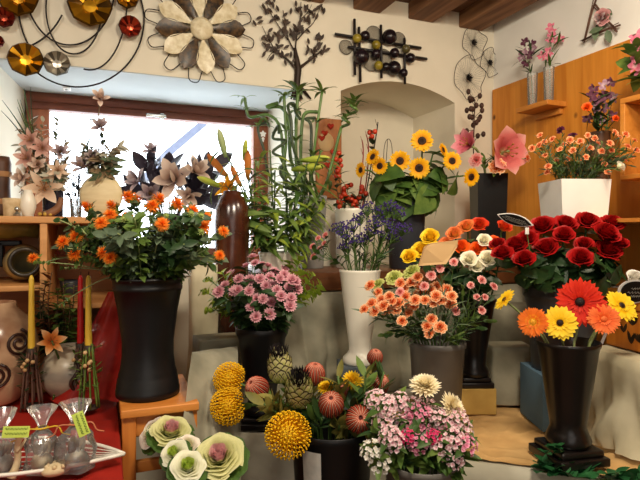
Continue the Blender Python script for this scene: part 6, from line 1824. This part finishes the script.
YW = mat('yellow_wax', (232, 192, 70), (222, 178, 54), rough=.4); RW = mat('red_wax', (190, 26, 26), (170, 20, 20), rough=.4)
candle('yellow taper candle nearest the room end of the shelf unit, alone in its holder', 'dark twig candle holder under the lone yellow candle', 31.5, 275, 350, 1.55, YW, TW)
candle('red taper candle between the two yellow candles', 'twig candle holder under the red candle', 80.5, 275, 345, 1.60, RW, TW)
candle('yellow taper candle right beside the red one', 'green twig candle holder under the yellow candle beside the red one', 88.5, 275, 347, 1.53, YW, mat('twig_green', (110, 130, 50), (80, 100, 36)))
B = at(52, 341, 1.56)
t = thing('artificial_lily', 'orange artificial lily lying against the lone yellow candle holder', 'flower', V((B.x, B.y + .03, SZ + .03)))
rp = t.location
g = G(); P = curve([V((0, 0, 0)), (B - rp) * .5 + V((.02, .02, 0)), B - rp], 5); g.add(tube(P, .003, 5)); ob('stem', g, STEM, t)
bloom_at(t, rp, 'lily_orange', B, CAMDIR(B) + V((.1, 0, .1)), px2m(32, 1.56))
# autumn twig arrangement behind the candles
pp = at(58, 340, 1.74)
v = vase('flower_pot', 'small dark pot of mossy autumn twigs behind the orange lily', 'pot', 0, 0, SZ + .03, [(.026, 0), (.03, .004), (.04, .10), (.042, .11)], DGREYP, pos=V((pp.x, pp.y, 0)), n=20)
for x, y in ((40, 300), (46, 282), (52, 272), (58, 290), (63, 280), (70, 300), (48, 318), (66, 315), (56, 305), (74, 285), (44, 325), (60, 325)):
    greens('autumn_twig', 'mossy brown and green autumn twig in the small dark pot', 'twig', 'autumn twigs behind the candles', v, at(x, y, 1.72), [dict(n=24, L=.040, W=.018, a=.05, b=1, el=.4)], R.choice([LEAFO, LEAFD, LEAFM, mat('leaf_rust', (130, 70, 34), (90, 46, 24))]), .0018, MATS['twig_brown'])
# ------------------------------------------------------------------ wire tray with wrapped gifts
TC = cw(-.715, 1.172, SZ + .010); TL, TW_ = .29, .105
tr = thing('wire_tray', 'white boat shaped wire tray in front of the red organza', 'tray', TC, -TH)
TWH = mat('white_wire', (232, 228, 216), (222, 216, 202), rough=.35)


def rib(q, n=26):
    P = []
    for i in range(n + 1):
        s = 2 * i / n - 1; x = TL * s; wv = (1 - abs(s) ** 2.2)
        y = TW_ * q * wv; z = .026 + .004 * abs(s) - .020 * wv * (1 - abs(q) ** 2.5)
        P.append(V((x, y, z)))
    return P


for i in range(10):
    q = -1 + 2 * i / 9
    g = G(); g.add(tube(rib(q), .0042 if i in (0, 9) else .0016, 6)); o = ob('rim' if i in (0, 9) else 'wire', g, TWH, tr)
g = G()
for s in (-.5, 0, .5):
    P = []
    for i in range(17):
        q = -1 + 2 * i / 16; wv = (1 - abs(s) ** 2.2); P.append(V((TL * s, TW_ * q * wv, .026 + .004 * abs(s) - .020 * wv * (1 - abs(q) ** 2.5) - .003)))
    g.add(tube(P, .003, 5))
ob('cross_wire', g, TWH, tr)
CEL = clear('cellophane', gloss=.03, rough=.18, fog=.10, fogc=(250, 250, 250))
TAGM = mat('green_tag', (196, 214, 96), (176, 196, 76), rough=.6)


def wrapped(label, x, d, h, r, tagx, tagy, rot, inner, tlab):
    b = at(x, 470, d); b.z = SZ + .022
    t = thing('wrapped_gift', label, 'gift', b)
    prof = [(.0005, 0), (r * .9, .002), (r, h * .25), (r * .85, h * .5), (r * .3, h * .66), (r * .22, h * .70), (r * .5, h * .85), (r * .8, h)]
    pr = []
    for (a, z), (c_, z2) in zip(prof, prof[1:]):
        for k in range(3): pr.append((a + (c_ - a) * k / 3, z + (z2 - z) * k / 3))
    pr.append(prof[-1])
    vs, fs, ts = lathe(pr, 30)
    o_ = R.uniform(0, 50)
    vs = [(vx * (1 + .3 * nz(vx * 45 + o_, vy * 45, vz * 25)), vy * (1 + .3 * nz(vx * 45, vy * 45 + o_, vz * 25)), vz) for vx, vy, vz in vs]
    g = G(); g.add((vs, fs, ts)); ob('cellophane', g, CEL, t, smooth=False)
    g = G(); g.add(lathe([(.0005, .004), (r * .5, .004), (r * .6, h * .15), (r * .4, h * .28), (.0005, h * .3)], 16)); ob('filling', g, inner, t)
    g = G()
    for i in range(24):
        a = R.uniform(0, 6.28); g.add(blade(h * .3, .012, .2, .2, 4, 2), T((.01 * cos(a), .01 * sin(a), h * .2)) @ RZ(a) @ RX(R.uniform(.7, 1.4)))
    ob('dried_filling', g, R.choice([LEAFD, TWG]), t)
    g = G(); g.add(lathe([(r * .30, h * .67), (r * .36, h * .685), (r * .30, h * .70)], 14))
    for s in (-1, 1): g.add(tube(curve([V((0, -r * .3, h * .68)), V((s * .03, -r * .5, h * .72)), V((s * .04, -r * .5, h * .6)), V((s * .055, -r * .4, h * .55))], 5), .0016, 4))
    ob('ribbon', g, mat('ribbon_' + tlab[0], tlab[1], rough=.5), t)
    if tagx:
        P_ = at(tagx, tagy, d - r * 1.25) - b
        X = T(P_) @ face(V(), CAMDIR(P_ + b), 0) @ RZ(rot)
        g = G(); g.add(box(.048, .022, .001, (0, 0, 0), .0004), X); tg = ob('tag', g, TAGM, t)
        g = G()
        for yy_ in (.006, -.003): g.add(tube([V((-.02 + .04 * i / 24, yy_ + .0025 * sin(i * 1.9), .0012)) for i in range(25)], .0006, 3, False), X)
        ob('tag_writing', g, mat('ink_green', (60, 100, 40), rough=.8), tg)


wrapped('cellophane wrapped gift with green tag at the outer end of the wire tray', 2, 1.13, .125, .036, 16, 432, -.15, mat('fill_grey', (206, 196, 176), (160, 156, 146), scale=30), ('a', (206, 120, 90)))
wrapped('cellophane wrapped gift tied with yellow ribbon in the middle of the tray', 42, 1.13, .132, .036, 0, 0, 0, mat('fill_cream', (226, 210, 176), (196, 176, 140), scale=30), ('b', (236, 196, 50)))
wrapped('cellophane wrapped gift with an upright green tag near the tray tip', 76, 1.14, .140, .040, 81, 424, -1.25, mat('fill_teal', (90, 130, 150), (210, 196, 166), scale=20), ('c', (210, 130, 90)))
for x, y, lb in ((17, 463, 'pale driftwood stick standing upright in the wire tray'),):
    p = at(x, y, 1.10); p.z = SZ + .022
    o = thing('driftwood_stick', lb, 'driftwood', p)
    g = G(); g.add(tube(curve([V((-.01, 0, 0)), V((0, .004, .03)), V((.002, 0, .07)), V((.010, 0, .095))], 5), [.010, .009, .008, .007, .007, .006, .006, .007, .006, .006, .006, .007, .008, .008, .007, .004][:16], 8)); ob('stick', g, mat('pale_wood', (226, 208, 170), (196, 172, 130), scale=30), o)
    g = G(); g.add(tube([V((0, 0, .05)), V((.016, 0, .075))], [.005, .002], 6)); ob('side_branch', g, MATS['pale_wood'], o)
p = at(57, 470, 1.11); p.z = SZ + .022
o = thing('shell', 'pale knobbly shell lying in the wire tray', 'shell', p)
g = G(); g.add(ball(.022, 14, 10, .6), T((0, 0, .012)) @ RZ(.4) @ S(1.4, .8, 1)); ob('shell_body', g, MATS['pale_wood'], o)
g = G()
for i in range(7): a = i * .9; g.add(ball(.006, 6, 4), T((.02 * cos(a), .013 * sin(a), .02)))
ob('knob', g, MATS['cream_stone'], o)

# ------------------------------------------------------------------ light
def area(name, loc, target, size, power, col):
    l = bpy.data.lights.new(name, 'AREA'); l.shape = 'RECTANGLE'; l.size, l.size_y = size; l.energy = power; l.color = col
    o = bpy.data.objects.new(name, l); COL.objects.link(o); o.location = loc
    o.rotation_euler = (V(target) - V(loc)).to_track_quat('-Z', 'Y').to_euler()
    return o


WARM = (1.0, .84, .62)
area('ceiling_lamp', (.55, .35, 2.5), (.75, 1.7, .9), (.3, .3), 24, (1.0, .87, .68))
area('ceiling_lamp', (1.35, .95, 2.5), (1.45, 1.8, 1.2), (.25, .25), 10, (1.0, .84, .62))
area('ceiling_lamp', (-.7, .5, 2.5), (-.1, 1.8, 1.1), (.3, .3), 12, (1.0, .90, .76))
area('front_fill_light', (.0, -1.65, 1.6), (.6, 1.8, 1.2), (2.4, 1.6), 14, (1.0, .95, .88))  # added frontal fill from behind the camera; the front wall has no window
w = bpy.data.worlds.new('World'); SC.world = w; w.use_nodes = True
bg = w.node_tree.nodes['Background']; bg.inputs[0].default_value = (.86, .93, 1.0, 1); bg.inputs[1].default_value = 5.5

cam = bpy.data.cameras.new('Camera'); cam.sensor_width = 36; cam.lens = F / 640 * 36; cam.clip_start = .02
cam.shift_y = -(240 - HY) / 640 * 1.0
co = bpy.data.objects.new('Camera', cam); COL.objects.link(co); co.location = CAM
co.rotation_euler = (pi / 2, 0, -TH)
SC.camera = co
SC.view_settings.view_transform = 'Standard'; SC.view_settings.look = 'None'; SC.view_settings.gamma = 1; SC.view_settings.use_curve_mapping = False
SC.view_settings.exposure = 0.15
